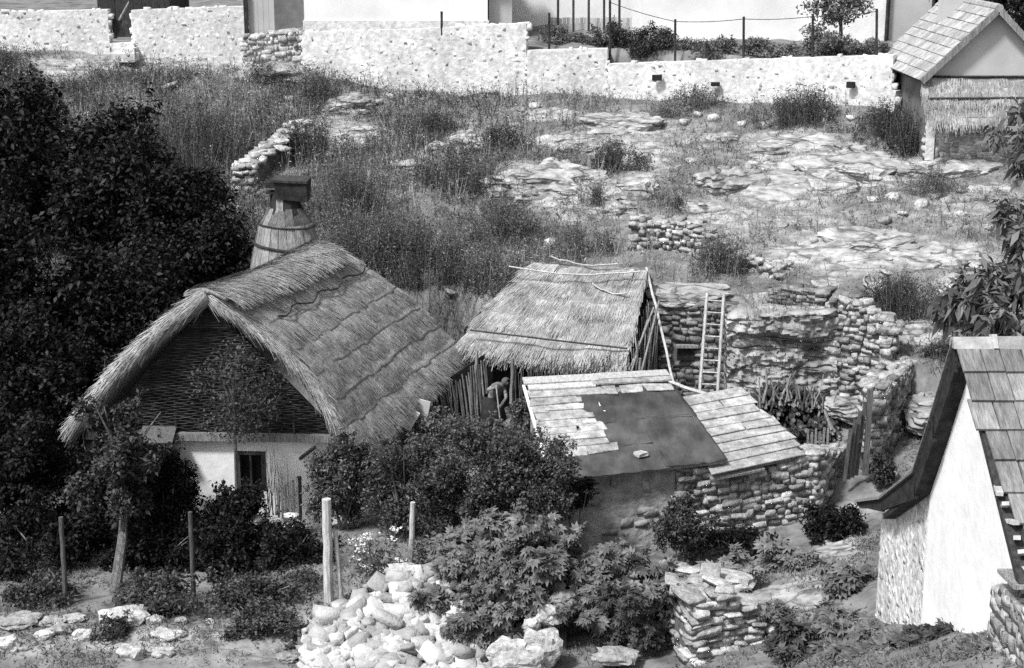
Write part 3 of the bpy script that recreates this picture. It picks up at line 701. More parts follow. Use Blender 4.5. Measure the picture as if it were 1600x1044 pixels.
# pale blocks under the far eave for a whitewashed wall corner and a cloth
a = P(655, 640, 37.2); MB().box(a, (.5,.08,.5), Matrix.Rotation(.25,3,'Y')).build('pale_panel', M['house_grey'], C, jit=.03)
a = P(640, 655, 36.9); MB().box(a, (.3,.06,.5), Matrix.Rotation(.5,3,'Y')).build('pale_panel', M['white'], C)
# chimney
ch = P(449, 400, 39.4); cb = Vector((ch.x, ch.y, 0)); px = mpp(449, 340, 39.4)
zc = lambda v: P(449, v, 39.4).z
rings = [(408,56),(395,53),(385,50),(370,47),(362,45),(348,42)]
q = MB(); nb = 22
for k in range(nb):                          # upright boards of the tapering funnel
    a0 = 2*math.pi*k/nb; a1 = 2*math.pi*(k+.93)/nb; pr = rr(0,.03)
    o = MB(); ring = []
    vv = [430] + [v for v, _ in rings]; rad = [60] + [x for _, x in rings]
    for v, x in zip(vv, rad):
        R = x*px*1.0 + pr
        ring.append([cb+Vector((math.cos(a0)*R, math.sin(a0)*R*.9, zc(v)+ (450-v)*0)), cb+Vector((math.cos(a1)*R, math.sin(a1)*R*.9, zc(v))),
                     cb+Vector((math.cos(a1)*(R-.05), math.sin(a1)*(R-.05)*.9, zc(v))), cb+Vector((math.cos(a0)*(R-.05), math.sin(a0)*(R-.05)*.9, zc(v)))])
    vs = sum(ring, []); fs = []
    for i in range(len(ring)-1):
        for j in range(4): fs.append((i*4+j, i*4+(j+1)%4, (i+1)*4+(j+1)%4, (i+1)*4+j))
    fs += [(3,2,1,0), tuple(len(vs)-4+j for j in range(4))]
    o.add(vs, fs); o.build('chimney_board', M['chimney'], C)
def ringtube(v, x, r, nm, m, tilt=0):
    R = x*px; MB().tube([cb+Vector((math.cos(t)*R, math.sin(t)*R*.9, zc(v)+math.cos(t)*tilt)) for t in np.linspace(0, 2*math.pi, 30)], r, 6, False).build(nm, m, C)
ringtube(383, 51.5, .035, 'chimney_hoop', M['darkwood'], -.1); ringtube(350, 43.5, .025, 'chimney_hoop', M['darkwood'], -.05)
def loft(rings, m, nm, seg=18):
    vs = []; fs = []
    for v, x in rings:
        for j in range(seg):
            t = 2*math.pi*j/seg; wv = 1+.05*math.sin(3*t+v)
            vs.append(cb+Vector((math.cos(t)*x*px*wv, math.sin(t)*x*px*.9*wv, zc(v))))
    for i in range(len(rings)-1):
        for j in range(seg): fs.append((i*seg+j, i*seg+(j+1)%seg, (i+1)*seg+(j+1)%seg, (i+1)*seg+j))
    fs.append(tuple((len(rings)-1)*seg+j for j in range(seg)))
    return MB().add(vs, fs).build(nm, m, C, True)
def staves(rings, n, m, nm, jz):
    for k in range(n):
        a0 = 2*math.pi*k/n; a1 = 2*math.pi*(k+.97)/n; pr = rr(-.02,.03); vs = []; fs = []; dz0 = rr(-jz, jz); dz1 = rr(-jz, jz)
        for q_, (v, x) in enumerate(rings):
            R = x*px + pr; z = zc(v) + (dz0 if q_ == 0 else dz1 if q_ == len(rings)-1 else 0)
            for (a, rr_) in ((a0,R),(a1,R),(a1,R-.04),(a0,R-.04)): vs.append(cb+Vector((math.cos(a)*rr_, math.sin(a)*rr_*.9, z)))
        for i_ in range(len(rings)-1):
            for j_ in range(4): fs.append((i_*4+j_, i_*4+(j_+1)%4, (i_+1)*4+(j_+1)%4, (i_+1)*4+j_))
        fs += [(3,2,1,0), tuple(len(vs)-4+j_ for j_ in range(4))]
        MB().add(vs, fs).build(nm, m if random.random() < .8 else M['wood'], C, jit=.01)
staves([(354,42.5),(344,39),(335,33),(325,27)], 17, M['oldwood'], 'chimney_shoulder_board', .05)
loft([(352,40),(335,30),(326,25)], M['soot_and_shade'], 'chimney_lining')
staves([(333,30),(324,25),(312,22),(302,21)], 12, M['soot_and_shade'], 'chimney_neck_board', .03)
cc = lambda u, v: Vector((P(u, v, 39.4).x, 39.4, P(u, v, 39.4).z))
MB().box(cc(457, 296), (50*px, .75, 28*px), Matrix.Rotation(.05,3,'Y')).build('chimney_cowl', M['soot_and_shade'], C, jit=.03)
MB().box(cc(455, 280.5), (56*px, .85, 4*px), Matrix.Rotation(.02,3,'Y')).build('cowl_lid', M['darkwood'], C, jit=.02)
MB().box(cc(424, 287), (14*px, .5, 9*px)).build('cowl_flap', M['soot_and_shade'], C)
MB().box(cc(424, 300), (14*px, .4, 3*px)).build('cowl_flap', M['soot_and_shade'], C)
# small plank box on the wall
b = empty('plank_hutch', 'small dark plank hutch with sloping lid against the shaded end of the gable wall', 'hutch', P(245, 720, 34.4))
a = P(248, 700, 34.45); MB().box(a, (.62,.5,.55)).build('body', M['darkwood'], b)
a = P(246, 680, 34.35); MB().box(a, (.78,.62,.05), Matrix.Rotation(.35,3,'X')).build('lid', M['oldwood'], b)
for dx in (-.26,.26):
    a = P(248, 712, 34.45); MB().box((a.x+dx, a.y, a.z-.5), (.07,.4,.9)).build('leg', M['darkwood'], b)

# ------------------------------------------------------------------ thatched shed
S_ = empty('thatched_shed', 'small open thatched shed with reed walls behind the slab-roofed lean-to', 'shed', P(850, 660, 38.6))
a0 = P(836, 412, 41.1); a1 = P(1012, 424, 40.2); b0 = P(722, 532, 40.0); b1 = P(980, 560, 38.4)
thatch(quadS(a0, a1, b0, b1, .1, .06), 'thatch_front_slope', S_, 4.3, 34000, .16, M['thatch'], M['thatchbase'], 21, 46, 50, .5, .26, .07, wid=.0135, wob=.35, lift=.035)
c0_ = a0 + Vector((-.2,1.4,-1.3)); c1_ = a1 + Vector((.3,1.4,-1.3))
thatch(quadS(a0, a1, c0_, c1_, .05), 'thatch_back_slope', S_, 3, 4000, .16, M['oldthatch'], M['thatchbase'], 22, 30, 24, .5, .3, .06)
for (u0, v0, u1, v1, y0, y1) in ((795,424,1000,432,40.7,39.9),(860,408,965,420,41.0,40.4),(925,450,980,465,40.2,39.6)):
    A = P(u0, v0, y0); B = P(u1, v1, y1); MB().tube([p+Vector((0,-.12,.16)) for p in wireline(A, B, .12, 8, .03)], .022, 5).build('roof_rod', M['palewood'], S_)
MB().tube([P(735,520,39.8)+Vector((0,-.1,.1)), P(860,536,39.0)+Vector((0,-.12,.12)), P(980,549,38.5)+Vector((0,-.1,.1))], .025, 5).build('eave_rod', M['darkwood'], S_)
zt = lambda u: P(u, 560, 38.6).z + .12
def upright(u, v0, v1, Y, r, m, nm, parent, lean=0, du=0):
    a = P(u, v1, Y); b = P(u+du, v0, Y+lean); return MB().tube(wireline(a, b, 0, 4, r*.4), [r*1.05, r, r, r*.95, r*.85], 6).build(nm, M[m], parent)
upright(800, 560, 668, 38.5, .05, 'wood', 'post', S_); upright(1000, 560, 640, 38.3, .05, 'wood', 'post', S_)
upright(745, 548, 660, 38.9, .045, 'wood', 'post', S_, .2)
# back and side walls; inner shade is painted into the back wall colour
A = P(725, 560, 40.6); B = P(1005, 560, 40.2)
zb = hz(1, 38.6) - .2
MB().prism([(A.x,40.7,zb),(B.x,40.2,zb),(B.x,40.2,3.2),(A.x+1.2,40.7,3.2),(A.x,40.7,1.9)], (0,.15,0)).build('back_wall', M['soot_and_shade'], S_)
def reeds(nm, parent, A, B, h0, h1, n, r, m, seed, lean=.05, yj=.05):
    rng = random.Random(seed); q = MB()
    for i in range(n):
        t = (i+rng.random())/n; p = Vector(A).lerp(Vector(B), t) + Vector((0, rng.uniform(-yj,yj), 0)); h = h0+(h1-h0)*t; h *= rng.uniform(.82,1.06)
        q.tube([p, p+Vector((rng.uniform(-lean,lean), rng.uniform(-lean,lean), h))], [r*rng.uniform(.7,1.4), r*.6], 4)
    o = q.build(nm, M[m], parent); o['kind'] = 'stuff'; return o
A = P(800, 660, 38.55); B = P(985, 650, 38.3); A.z = B.z = zb+.1
reeds('reed_screen', S_, A, B, P(800,566,38.55).z-A.z, P(985,556,38.3).z-B.z, 90, .018, 'oldwood', 5, .1, .12)
A = P(985, 640, 38.3); B = P(1024, 610, 39.9); A.z = B.z = .3
reeds('side_reeds', S_, A, B, 1.6, 2.9, 40, .024, 'wood', 6, .25, .1)
for (u0,v0,u1,v1) in ((1022,480,975,600),(1030,470,1000,590),(1012,500,985,585)):
    MB().tube([P(u0,v0,38.9)+Vector((0,0,0)), P(u1,v1,38.1)], .03, 5).build('leaning_stick', M['wood'], S_)
# stick palisade between the cottage and the shed
pal = empty('stick_palisade', 'dark palisade of leaning sticks between the cottage eave and the shed opening', 'fence', P(720, 660, 38.4))
for i in range(26):
    t = i/25; u = 676 + 82*t; v0 = 615 - 50*t + rr(-8,8); pb = P(u+rr(4,12), 668, 38.2+.5*t); pt = P(u, v0, 38.3+.8*t)
    MB().tube(wireline(pb, pt, 0, 3, .02), [.028,.025,.022,.016], 5).build('stick', M['wood'] if random.random() < .25 else M['oldwood'], pal)
A = P(676, 640, 38.6); B = P(770, 640, 39.6)
MB().prism([(A.x,A.y,-.2),(B.x,B.y,-.2),(B.x,B.y,1.7),(A.x,A.y,.9)], (0,.05,0)).build('backing', M['soot_and_shade'], pal)  # black sheet paints the shade behind the sticks
# long poles
tag(MB().tube(wireline(P(1010,418,40.4), P(1052,598,37.6), -.05, 8, .012), .032, 6).build('leaning_pole', M['palewood']), 'long thin pole leaning on the right corner of the thatched shed', 'pole')
tag(MB().tube(wireline(P(1046,596,37.4), P(1104,616,36.6), .02, 5, .01), .045, 6).build('roof_pole', M['palewood']), 'pale straight pole lying behind the slab roof, below the ladder', 'pole')

# ------------------------------------------------------------------ rocks
def rock(name, label, c, dims, seed, m='rock', group=None, rotz=0, sub=4, strata=.5, rough=.22, cat='rock', tilt=0):
    bm = bmesh.new(); bmesh.ops.create_icosphere(bm, subdivisions=sub, radius=1.0); off = Vector((seed*7.3, seed*3.1, seed*1.7))
    for v in bm.verts:
        p = v.co.copy(); q = max(abs(p.x), abs(p.y), abs(p.z))**.35; p = p/q
        n1 = noise.fractal(p*1.3+off, 1.0, 2.0, 4)*rough*1.4
        p *= 1 + n1
        lay = (p.z*3.2 + noise.noise(p*.9+off)*.8); fr = lay - math.floor(lay)
        p.x *= 1 + strata*.22*(fr-.5); p.y *= 1 + strata*.22*(fr-.5)
        p += Vector((0,0,1))*(noise.noise(p*4+off)*.07 + noise.noise(p*9+off)*.03)
        v.co = Vector((p.x*dims[0], p.y*dims[1], p.z*dims[2]))
    me = bpy.data.meshes.new(name); bm.to_mesh(me); bm.free()
    o = link(name, me, None, M[m]); o.location = c; o.rotation_euler = (tilt, 0, rotz)
    return tag(o, label, cat, group)
RG = 'rock outcrops on the slope'
ROCKS = [  # u, v (centre), half width px, half height px, label
 (545,168,38,13,'pale flat rock on the left of the slope, just below the retaining wall'),
 (566,206,36,10,'pale low rock ledge left of centre, lower of two near the wall'),
 (728,224,26,15,'rounded pale boulder in the grass left of the slope centre'),
 (700,232,30,12,'low mossy rock beside the rounded pale boulder'),
 (858,186,46,6,'thin pale rock ledge near the top of the slope'),
 (975,200,56,11,'long smooth rock below the drain holes, upper middle of slope'),
 (884,224,46,13,'broad low rock above the large flat slab in the middle'),
 (858,290,90,20,'largest flat rock slab in the middle of the slope'),
 (1000,295,36,26,'tilted pale rock beside the worn gully'),
 (965,328,24,12,'small pale rock at the foot of the worn gully'),
 (1250,222,72,15,'long cracked rock ledge below the weeds of the long white wall'),
 (1148,284,46,22,'blocky rock face left of the grassy hollow'),
 (1098,328,40,18,'pale rock at the head of the tumbled stone wall'),
 (1322,268,62,17,'wide pale rock ledge left of the hollowed slab'),
 (1300,298,50,8,'thin rock shelf under the wide pale ledge'),
 (1450,264,66,14,'hollowed pale rock slab below the tiled house'),
 (1335,238,26,7,'small flat stone resting above the wide pale ledge'),
 (1350,392,80,10,'long flat rock terrace on the right, left part'),
 (1470,402,70,13,'long flat rock terrace on the right, right part'),
 (1288,438,32,11,'low rock left of the dense tall weeds'),
 (1496,458,36,28,'big rounded boulder beside the leafy branches'),
 (1364,440,9,30,'upright narrow rock beside the dense tall weeds'),
 (1430,524,56,9,'flat pale rock floor below the dense tall weeds'),
 (1520,262,66,13,'rock base under the wall of the tiled house'),
 (1140,215,24,6,'small pale rock below the middle drain hole'),
 (430,122,50,9,'smooth bare earth hump below the grey board gate'),
 (1200,262,40,10,'small rock shelf in the right middle of the slope'),
 (640,262,26,8,'small pale rock among weeds left of centre'),
 (812,196,22,5,'small pale ledge right of a dark weed clump'),
 (1560,300,40,10,'rough rocks at the right edge under the tiled house'),
]
for i, (u, v, ru, rv, lb) in enumerate(ROCKS):
    g = G(u, v + rv*.55); k = mpp(u, v, g.y); hgt = max(rv*k*1.7, .2)
    g = onground(g.x, g.y + ru*k*.25)
    rock('rock_outcrop', lb, (g.x, g.y+.1, g.z - hgt*.5), (ru*k*1.12, max(ru*k*.7, hgt*.8), hgt), i+1, 'rock' if i != 25 else 'mud', RG, rr(-.15,.15), 5 if ru > 55 else 4, .12, .34, tilt=rr(.12,.32))
# loose stones on the slope (counted one by one where they show)
ORD = 'first second third fourth fifth sixth seventh eighth ninth tenth eleventh twelfth thirteenth fourteenth fifteenth sixteenth'.split()
def scatter_stones(label, name, group, spots, smin, smax, m='palestone'):
    def area(u, v):
        if v < 200: return 'just below the tallest retaining wall' if u < 900 else 'below the long white wall'
        if u > 1350 and v < 348: return 'in the grassy patch under the tiled house'
        if u > 1200: return 'around the long flat rock terrace'
        return 'on the open grass of the slope'
    cnt = {}
    for (u, v) in sorted(spots):
        ar = area(u, v); cnt[ar] = cnt.get(ar, 0) + 1; label = 'small pale loose stone %s, %s from the left' % (ar, ORD[cnt[ar]-1])
        g = G(u, v); g = onground(g.x, g.y); s = rr(smin, smax)
        o = bpy.data.objects.new(name, stone_mesh(M[m], random.randrange(14))); COL.objects.link(o)
        o.location = (g.x, g.y, g.z+s*.15); o.rotation_euler = (rr(-.3,.3), rr(-.3,.3), rr(0,6)); o.scale = (s*rr(.9,1.5), s*rr(.8,1.1), s*rr(.45,.8))
        tag(o, label, 'stone', group)
scatter_stones('pale loose stone lying on the grassy slope', 'loose_stone', 'loose stones on the slope',
    [(705,476),(860,378),(590,158),(612,152),(770,150),(722,150),(815,175),(835,172),(928,265),(1080,250),(1070,196),(1090,186),(1115,190),(1160,195),(1195,197),(1330,186),(1415,262),
     (1460,310),(1478,322),(1440,330),(1502,340),(1395,318),(1365,322),(1380,352),(1410,340),(1295,370),(1220,362),(1270,382),(1330,380),(1545,360),(1500,300),(1530,318),(1385,432),(1225,415),(520,228),(480,142),(350,105),(265,140),(455,160)], .22, .42)
# retaining walls and rock face of the yard
def sw(label, pts, **k): return stone_wall('dry_stone_wall', label, pts, **k)
def wp(u0, v0, Y, v1): return wallpt(u0, v0, v1, Y)
sw('tumbled dry stone wall crossing the slope above the ladder', [wp(985,392,44.3,342),wp(1075,425,43.6,352),wp(1150,440,42.8,398),wp(1222,452,42.0,424)], thick=.6, sl=.3, sh=.17, m=M['stone'], core=M['core'], proud=.09, jit=1)
sw('broken dry stone wall running uphill behind the chimney', [wp(366,294,50.2,256),wp(408,272,51.8,226),wp(455,240,53.4,188)], thick=.7, sl=.36, sh=.18, m=M['palestone'], core=M['core'], proud=.08, jit=1, side=(-.6,-1,0))
wx0 = wp(1030,628,40.0,470); wx1 = wp(1142,628,39.4,478)
pw = P(1071, 551, 39.8); Lw = math.hypot(wx1[0]-wx0[0], wx1[1]-wx0[1]); cw = (pw.x-wx0[0])
r = sw('old stone cellar wall with a small dark window behind the ladder', [wx0, wx1], thick=.5, sl=.34, sh=.15, m=M['darkstone'], core=M['core'], proud=.04, holes=[(cw, pw.z, .24, .2)])
MB().box((pw.x, 39.74, pw.z), (.44,.1,.36)).build('window_opening', M['soot_and_shade'], r)  # black box paints the shade in the window hole
MB().box((pw.x, 39.66, pw.z+.21), (.62,.16,.07)).build('lintel', M['wood'], r)
rock('rock_ledge', 'pale rock ledge on top of the cellar wall behind the ladder', P(1075, 466, 40.5), (1.1,.7,.36), 41, 'rock', sub=4)
sw('tall dry stone retaining wall right of the woodpile rock face', [wp(1288,612,38.7,468),wp(1330,620,38.3,478),wp(1388,625,37.9,512)], thick=.6, sl=.32, sh=.16, m=M['stone'], core=M['core'], proud=.07, jit=1)
sw('small stack of thin dark stones above the sandstone face', [wp(1205,500,39.6,452),wp(1290,520,39.0,455)], thick=.6, sl=.4, sh=.1, m=M['darkstone'], core=M['core'], proud=.06)
sw('thick dry stone wall end standing beside the plank gate', [wallpt(1352,722,606,35.35), wallpt(1379,722,606,35.4), wallpt(1427,690,562,38.0)], thick=.62, sl=.3, sh=.15, m=M['stone'], core=M['core'], proud=.07, jit=1)
# sandstone face behind the woodpile
nu, nv = 70, 54; V = []; 
for j in range(nv):
    for i in range(nu):
        fu = i/(nu-1); fv = j/(nv-1); u = 1136 + 172*fu; vt = 486 - 14*fu + 11*noise.noise(Vector((fu*4.5, 9, 2))); v = vt + (668-vt)*fv
        Y = 38.95 - .35*math.sin(fu*2.2) + .25*noise.fractal(Vector((fu*4, fv*3, 1)), 1, 2, 4) + .10*noise.noise(Vector((fu*12, fv*14, 5))) + .07*noise.noise(Vector((fu*26, fv*40, 7))) - .16*((fv*7 + .6*noise.noise(Vector((fu*3, fv*2, 4)))) % 1)*(.4+.6*abs(noise.noise(Vector((fu*3, fv*5, 6)))))
        led = fv + .05*math.sin(fu*5) + .03*noise.noise(Vector((fu*6, 2, 3)))
        if led < .26: Y -= .2*sm(np.array(led/.05)) * (.55+.45*math.sin(math.pi*fu))
        Y += .34*float(np.exp(-((led-.31)/.03)**2))*float(sm(np.array((fu-.15)/.3)))*float(sm(np.array((.9-fu)/.1)))
        if led > .42: Y -= .12
        if fv < .06: Y += (.06-fv)/.06*.8
        p = P(u, v, max(Y, 37.6)); V.append(p)
fs = [(j*nu+i, j*nu+i+1, (j+1)*nu+i+1, (j+1)*nu+i) for j in range(nv-1) for i in range(nu-1)]
q = MB(); q.add(V, fs); n0 = len(q.v)
ring = [j*nu for j in range(nv)][::-1] + list(range(nu)) + [j*nu+nu-1 for j in range(nv)]
backv = [Vector(V[k]) + Vector((0, 1.6, 0)) for k in ring]
q.v += [tuple(b) for b in backv]
for k in range(len(ring)-1): q.f.append((ring[k], ring[k+1], n0+k+1, n0+k))
tag(q.build('sandstone_face', M['cliff'], None, False), 'overhanging sandstone face with a dark undercut behind the woodpile', 'rock')
rock('rock_outcrop', 'sloping rock at the foot of the retaining wall right of the woodpile', P(1322, 640, 37.7), (.55,.4,.3), 51, 'rock', RG)
rock('rock_outcrop', 'shaded rock below the thick wall end by the white house', P(1448, 650, 36.6), (.5,.6,.45), 52, 'cliff', RG)

# ladder
ld = empty('ladder', 'pale wooden ladder with nine rungs leaning on the cellar wall', 'ladder', P(1108, 614, 38.5))
A0, A1 = P(1093, 616, 38.5), P(1105, 458, 39.35); B0, B1 = P(1121, 617, 38.5), P(1131, 460, 39.35)
MB().tube([A0, A1], .042, 6).build('rail', M['palewood'], ld); MB().tube([B0, B1], .042, 6).build('rail', M['palewood'], ld)
for i in range(8):
    t = .1 + .83*i/7; MB().tube([A0.lerp(A1, t), B0.lerp(B1, t)], .024, 5).build('rung', M['palewood'], ld)

# ------------------------------------------------------------------ woodpile
wpile = empty('woodpile', 'dark mound of stacked branches and firewood below the sandstone face', 'woodpile', P(1228, 690, 37.3))
logs = []
for k in range(6):
    r0 = .030 + .006*k; q = MB(); pts = [(rr(-.02,.02), y, rr(-.02,.02)) for y in (-.4,-.1,.2,.45)]; q.tube(pts, r0, 7)
    me = bpy.data.meshes.new('log'); me.from_pydata(q.v, [], q.f); me.materials.append(M['darkwood']); me.materials.append(M['wood'])
    for f in me.polygons:
        if len(f.vertices) > 4: f.material_index = 1 if k % 2 else 0
    logs.append(me)
inv = Matrix.Translation(wpile.location).inverted()
for i in range(296):
    for _ in range(30):
        u = rr(1148, 1310); v = rr(600, 696); e = ((u-1229)/82)**2 + ((v-696)/88)**2
        if e < 1.0: break
    Y = 37.0 + (1-e)*-.0 + (690-v)/78*.9 + rr(-.12,.12)
    p = P(u, v, Y); o = bpy.data.objects.new('log', random.choice(logs)); COL.objects.link(o); o.parent = wpile; o.matrix_parent_inverse = inv
    o.location = p + Vector((0,.35,0)); o.rotation_euler = (rr(-.25,.15), rr(0,6), rr(-.45,.45))
MB().prism([P(1156,694,37.5), P(1302,694,37.5), P(1300,650,37.8), P(1262,612,38.1), P(1200,612,38.1), P(1160,650,37.8)], (0,.6,0)).build('heap_core', M['soot_and_shade'], wpile)  # black filler paints the shade in the gaps between logs
for i in range(46):
    u = 1156 + 148*(i+rr(0,1))/46; vb = 646 - 30*math.sin(math.pi*(u-1150)/156) + rr(-4,14); ln = rr(22,52)
    a = P(u, vb+10, 37.5); b = P(u+rr(-16,16), vb-ln*rr(.5,.9), 37.5+rr(.1,.5)); mid = a.lerp(b, .5)+Vector((rr(-.1,.1),rr(-.08,.08),rr(-.05,.05))); r0 = rr(.018,.042)
    MB().tube([a, a.lerp(mid,.5)+Vector((rr(-.05,.05),0,0)), mid, b], [r0, r0*.95, r0*.85, r0*.6], 6).build('branch', M['wood'] if random.random() < .5 else M['oldwood'], wpile)
for i in range(9):
    a = P(1288+i*3, 640+i*8, 37.3); b = P(1300+i*3+rr(-4,6), 672+i*4, 37.0); MB().tube([a,b], .035, 6).build('branch', M['wood'], wpile)
# plank gate and post by the wall end, small pickets
pg = empty('plank_gate', 'weathered plank gate hung on a dark post beside the thick wall end', 'gate', P(1340, 750, 34.9))
for i in range(4):
    a = P(1322+i*6.5, 752-i*3, 34.7+.1*i); zt_ = P(1330, 668-i*12, 34.8).z
    MB().box((a.x, a.y, (a.z+zt_)/2), (.085,.035,zt_-a.z), Matrix.Rotation(.06,3,'Y')).build('plank', M['oldwood'], pg)
a = P(1352, 742, 35.0); zt_ = P(1350, 608, 35.0).z; MB().box((a.x,a.y,(a.z+zt_)/2), (.12,.12,zt_-a.z)).build('post', M['oldwood'], pg)
a = P(1333, 690, 34.95); MB().box((a.x,a.y+.05,a.z), (.4,.04,.09)).build('rail', M['wood'], pg)
pk = empty('picket_fence', 'tiny grey picket fence between the woodpile and the plank gate', 'fence', P(1275, 702, 35.8))
for i in range(6):
    a = P(1261+i*6.2, 706, 35.8); h = rr(.42,.62); MB().box((a.x,a.y,a.z+h/2), (.045,.03,h)).build('picket', M['wood'], pk)
a = P(1276, 694, 35.85); MB().box((a.x,a.y+.04,a.z), (.55,.025,.05)).build('rail', M['wood'], pk)

# ------------------------------------------------------------------ lean-to with slab and tar-paper roof
LT = empty('lean_to', 'low lean-to with pale slab and tar paper roof and mud plastered wall', 'shed', P(1000, 870, 32.7))
pa = [P(822,602,36.0), P(1043,590,36.6), P(866,753,32.45), P(1137,722,33.3)]
pb = [P(1060,624,36.2), P(1158,608,36.8), P(1112,742,33.15), P(1258,713,33.9)]
def pat(p, s, t): return p[0].lerp(p[1], s).lerp(p[2].lerp(p[3], s), t)
def felt(p, s0, s1, t0, t1, l, m, nm, seed):
    na, nb = 26, 16; V = []
    for j in range(nb):
        for i in range(na):
            a, b = i/(na-1), j/(nb-1); e = .006*noise.noise(Vector((a*9, b*9, seed))); s = s0+(s1-s0)*a + (e if i in (0, na-1) else 0); t = t0+(t1-t0)*b + (e*1.6 if j in (0, nb-1) else 0)
            q = pat(p, s, t); q.z += l + .012 + .03*noise.noise(Vector((s*6, t*5, seed))) + .014*noise.noise(Vector((s*22, t*7, seed+3))) - (.05*max(0, b-.8)/.2*abs(noise.noise(Vector((a*5, 1, seed)))) if t1 > .95 else 0); V.append(q)
    fs = [(j*na+i, j*na+i+1, (j+1)*na+i+1, (j+1)*na+i) for j in range(nb-1) for i in range(na-1)]
    o = MB().add(V, fs).build(nm, m, LT, True); md = o.modifiers.new('thick', 'SOLIDIFY'); md.thickness = .012; md.offset = -1; return o
def sheet(p, s0, s1, t0, t1, l0, l1, m, nm, j=.006, th=.022, skew=0):
    c = [pat(p, s0+rr(-j,j), t0+rr(-j,j)), pat(p, s1+rr(-j,j), t0+rr(-j,j)), pat(p, s1+skew+rr(-j,j)*1.5, t1+rr(-j,j)), pat(p, s0+skew+rr(-j,j)*1.5, t1+rr(-j,j))]
    z = Vector((0,-.1,1)).normalized(); lo = [c[0]+z*l0, c[1]+z*l0, c[2]+z*l1, c[3]+z*l1]
    return MB().hexa([q for q in lo] + [q+z*th for q in lo]).build(nm, m, LT)
for p in (pa, pb): 
    MB().hexa([q-Vector((0,0,.1)) for q in (pat(p,.01,.03),pat(p,.99,.03),pat(p,.99,.97),pat(p,.01,.97))] + [q-Vector((0,0,.02)) for q in (pat(p,.01,.03),pat(p,.99,.03),pat(p,.99,.97),pat(p,.01,.97))]).build('decking', M['wood'], LT)
rows = 9
for i in range(rows):
    t0 = .09 + .69*i/rows; t1 = .09 + .69*(i+1.25)/rows; end = (.42,.35,.34,.36,.37,.385,.40,.40,.42)[i] + rr(-.02,.02); s = -.012
    if i == 0: end = .98
    nsh = 6 if i == 0 else random.choice((1,2,2)); cuts = sorted([rr(.2,.8) for _ in range(nsh-1)]) + [1]
    for c in cuts:
        e = end*c
        if e - s > .03: sheet(pa, s+.003, e-.003, t0, t1, .035+rr(0,.012), .06+rr(0,.02), M['slab'], 'roof_slab', .012)
        s = e
sheet(pa, -.02, .5, -.03, .045, .09, .09, M['palewood'], 'ridge_board', .002, .05); sheet(pa, .5, 1.0, -.03, .04, .105, .1, M['palewood'], 'ridge_board', .002, .05)
sheet(pa, .0, .46, .05, .10, .085, .075, M['palewood'], 'ridge_board', .002, .04); sheet(pa, .44, 1.0, .045, .085, .1, .09, M['slab'], 'ridge_board', .002, .04)
for (s0,s1,t0,t1,l) in ((.3,1.0,.16,.5,.02),(.32,.66,.47,.76,.016),(.64,1.0,.47,1.0,.028),(-.01,.66,.74,1.01,.02)):
    felt(pa, s0, s1, t0, t1, l+.012, M['tar'], 'tar_paper', s0*7+t0*3)
for (a0_, b0_, a1_, b1_) in ((.31,.495,1.0,.475),(.33,.755,.66,.745)):
    A_ = pat(pa, a0_, b0_); B_ = pat(pa, a1_, b1_); MB().tube([p+Vector((0,0,.055)) for p in wireline(A_, B_, 0, 10, .012)], .014, 4).build('seam_batten', M['darkwood'], LT)
for (s,t,d) in ((.40,.24,.035),(.42,.36,.03)): sheet(pa, s, s+d, t, t+.07, .05, .05, M['white'], 'patch', .004, .015)
a = pat(pa, .53, .86); MB().box(a+Vector((0,0,.1)), (.2,.26,.08), Matrix.Rotation(.5,3,'Z')).build('weight_stone', M['slab'], LT, jit=.02)
rows = 9
for i in range(rows):
    t0 = i/rows; t1 = (i+1.25)/rows; sx = 1 + (.0,.02,-.05,.0,.04,.02,.04,.03,-.03)[i]
    c = rr(.35,.65) if random.random() < .5 else 1.2
    if c > 1: sheet(pb, -.02, sx, t0, t1, .03+rr(0,.01), .07+rr(0,.02), M['slab'], 'roof_slab', .015); continue
    sheet(pb, -.02, c, t0, t1, .03+rr(0,.01), .07+rr(0,.02), M['slab'], 'roof_slab', .015); sheet(pb, c+.01, sx, t0, t1, .03+rr(0,.01), .07+rr(0,.025), M['slab'], 'roof_slab', .015)
# walls
wa = Vector(pat(pa, .04, .95)); wb = Vector(pat(pa, .72, .97)); zb = -1.9
MB().hexa([(wa.x,wa.y+.05,zb),(wb.x,wb.y+.08,zb),(wb.x,wb.y+.5,zb),(wa.x,wa.y+.45,zb),(wa.x,wa.y+.2,wa.z-.1),(wb.x,wb.y+.2,wb.z-.1),(wb.x,wb.y+.5,wb.z-.1),(wa.x,wa.y+.45,wa.z-.1)]).build('mud_wall', M['mud'], LT)
nw = (wb-wa); nw.z = 0; nw = Vector((nw.y,-nw.x,0)).normalized()
place_stones(LT, [q for q in course_stones((wa.x,wa.y+.10), (wb.x,wb.y+.12), -1.6, -1.4, wa.z-.3, wb.z-.3, nw, .42, .2, .2, .02) if random.random() < .16], M['mud'])
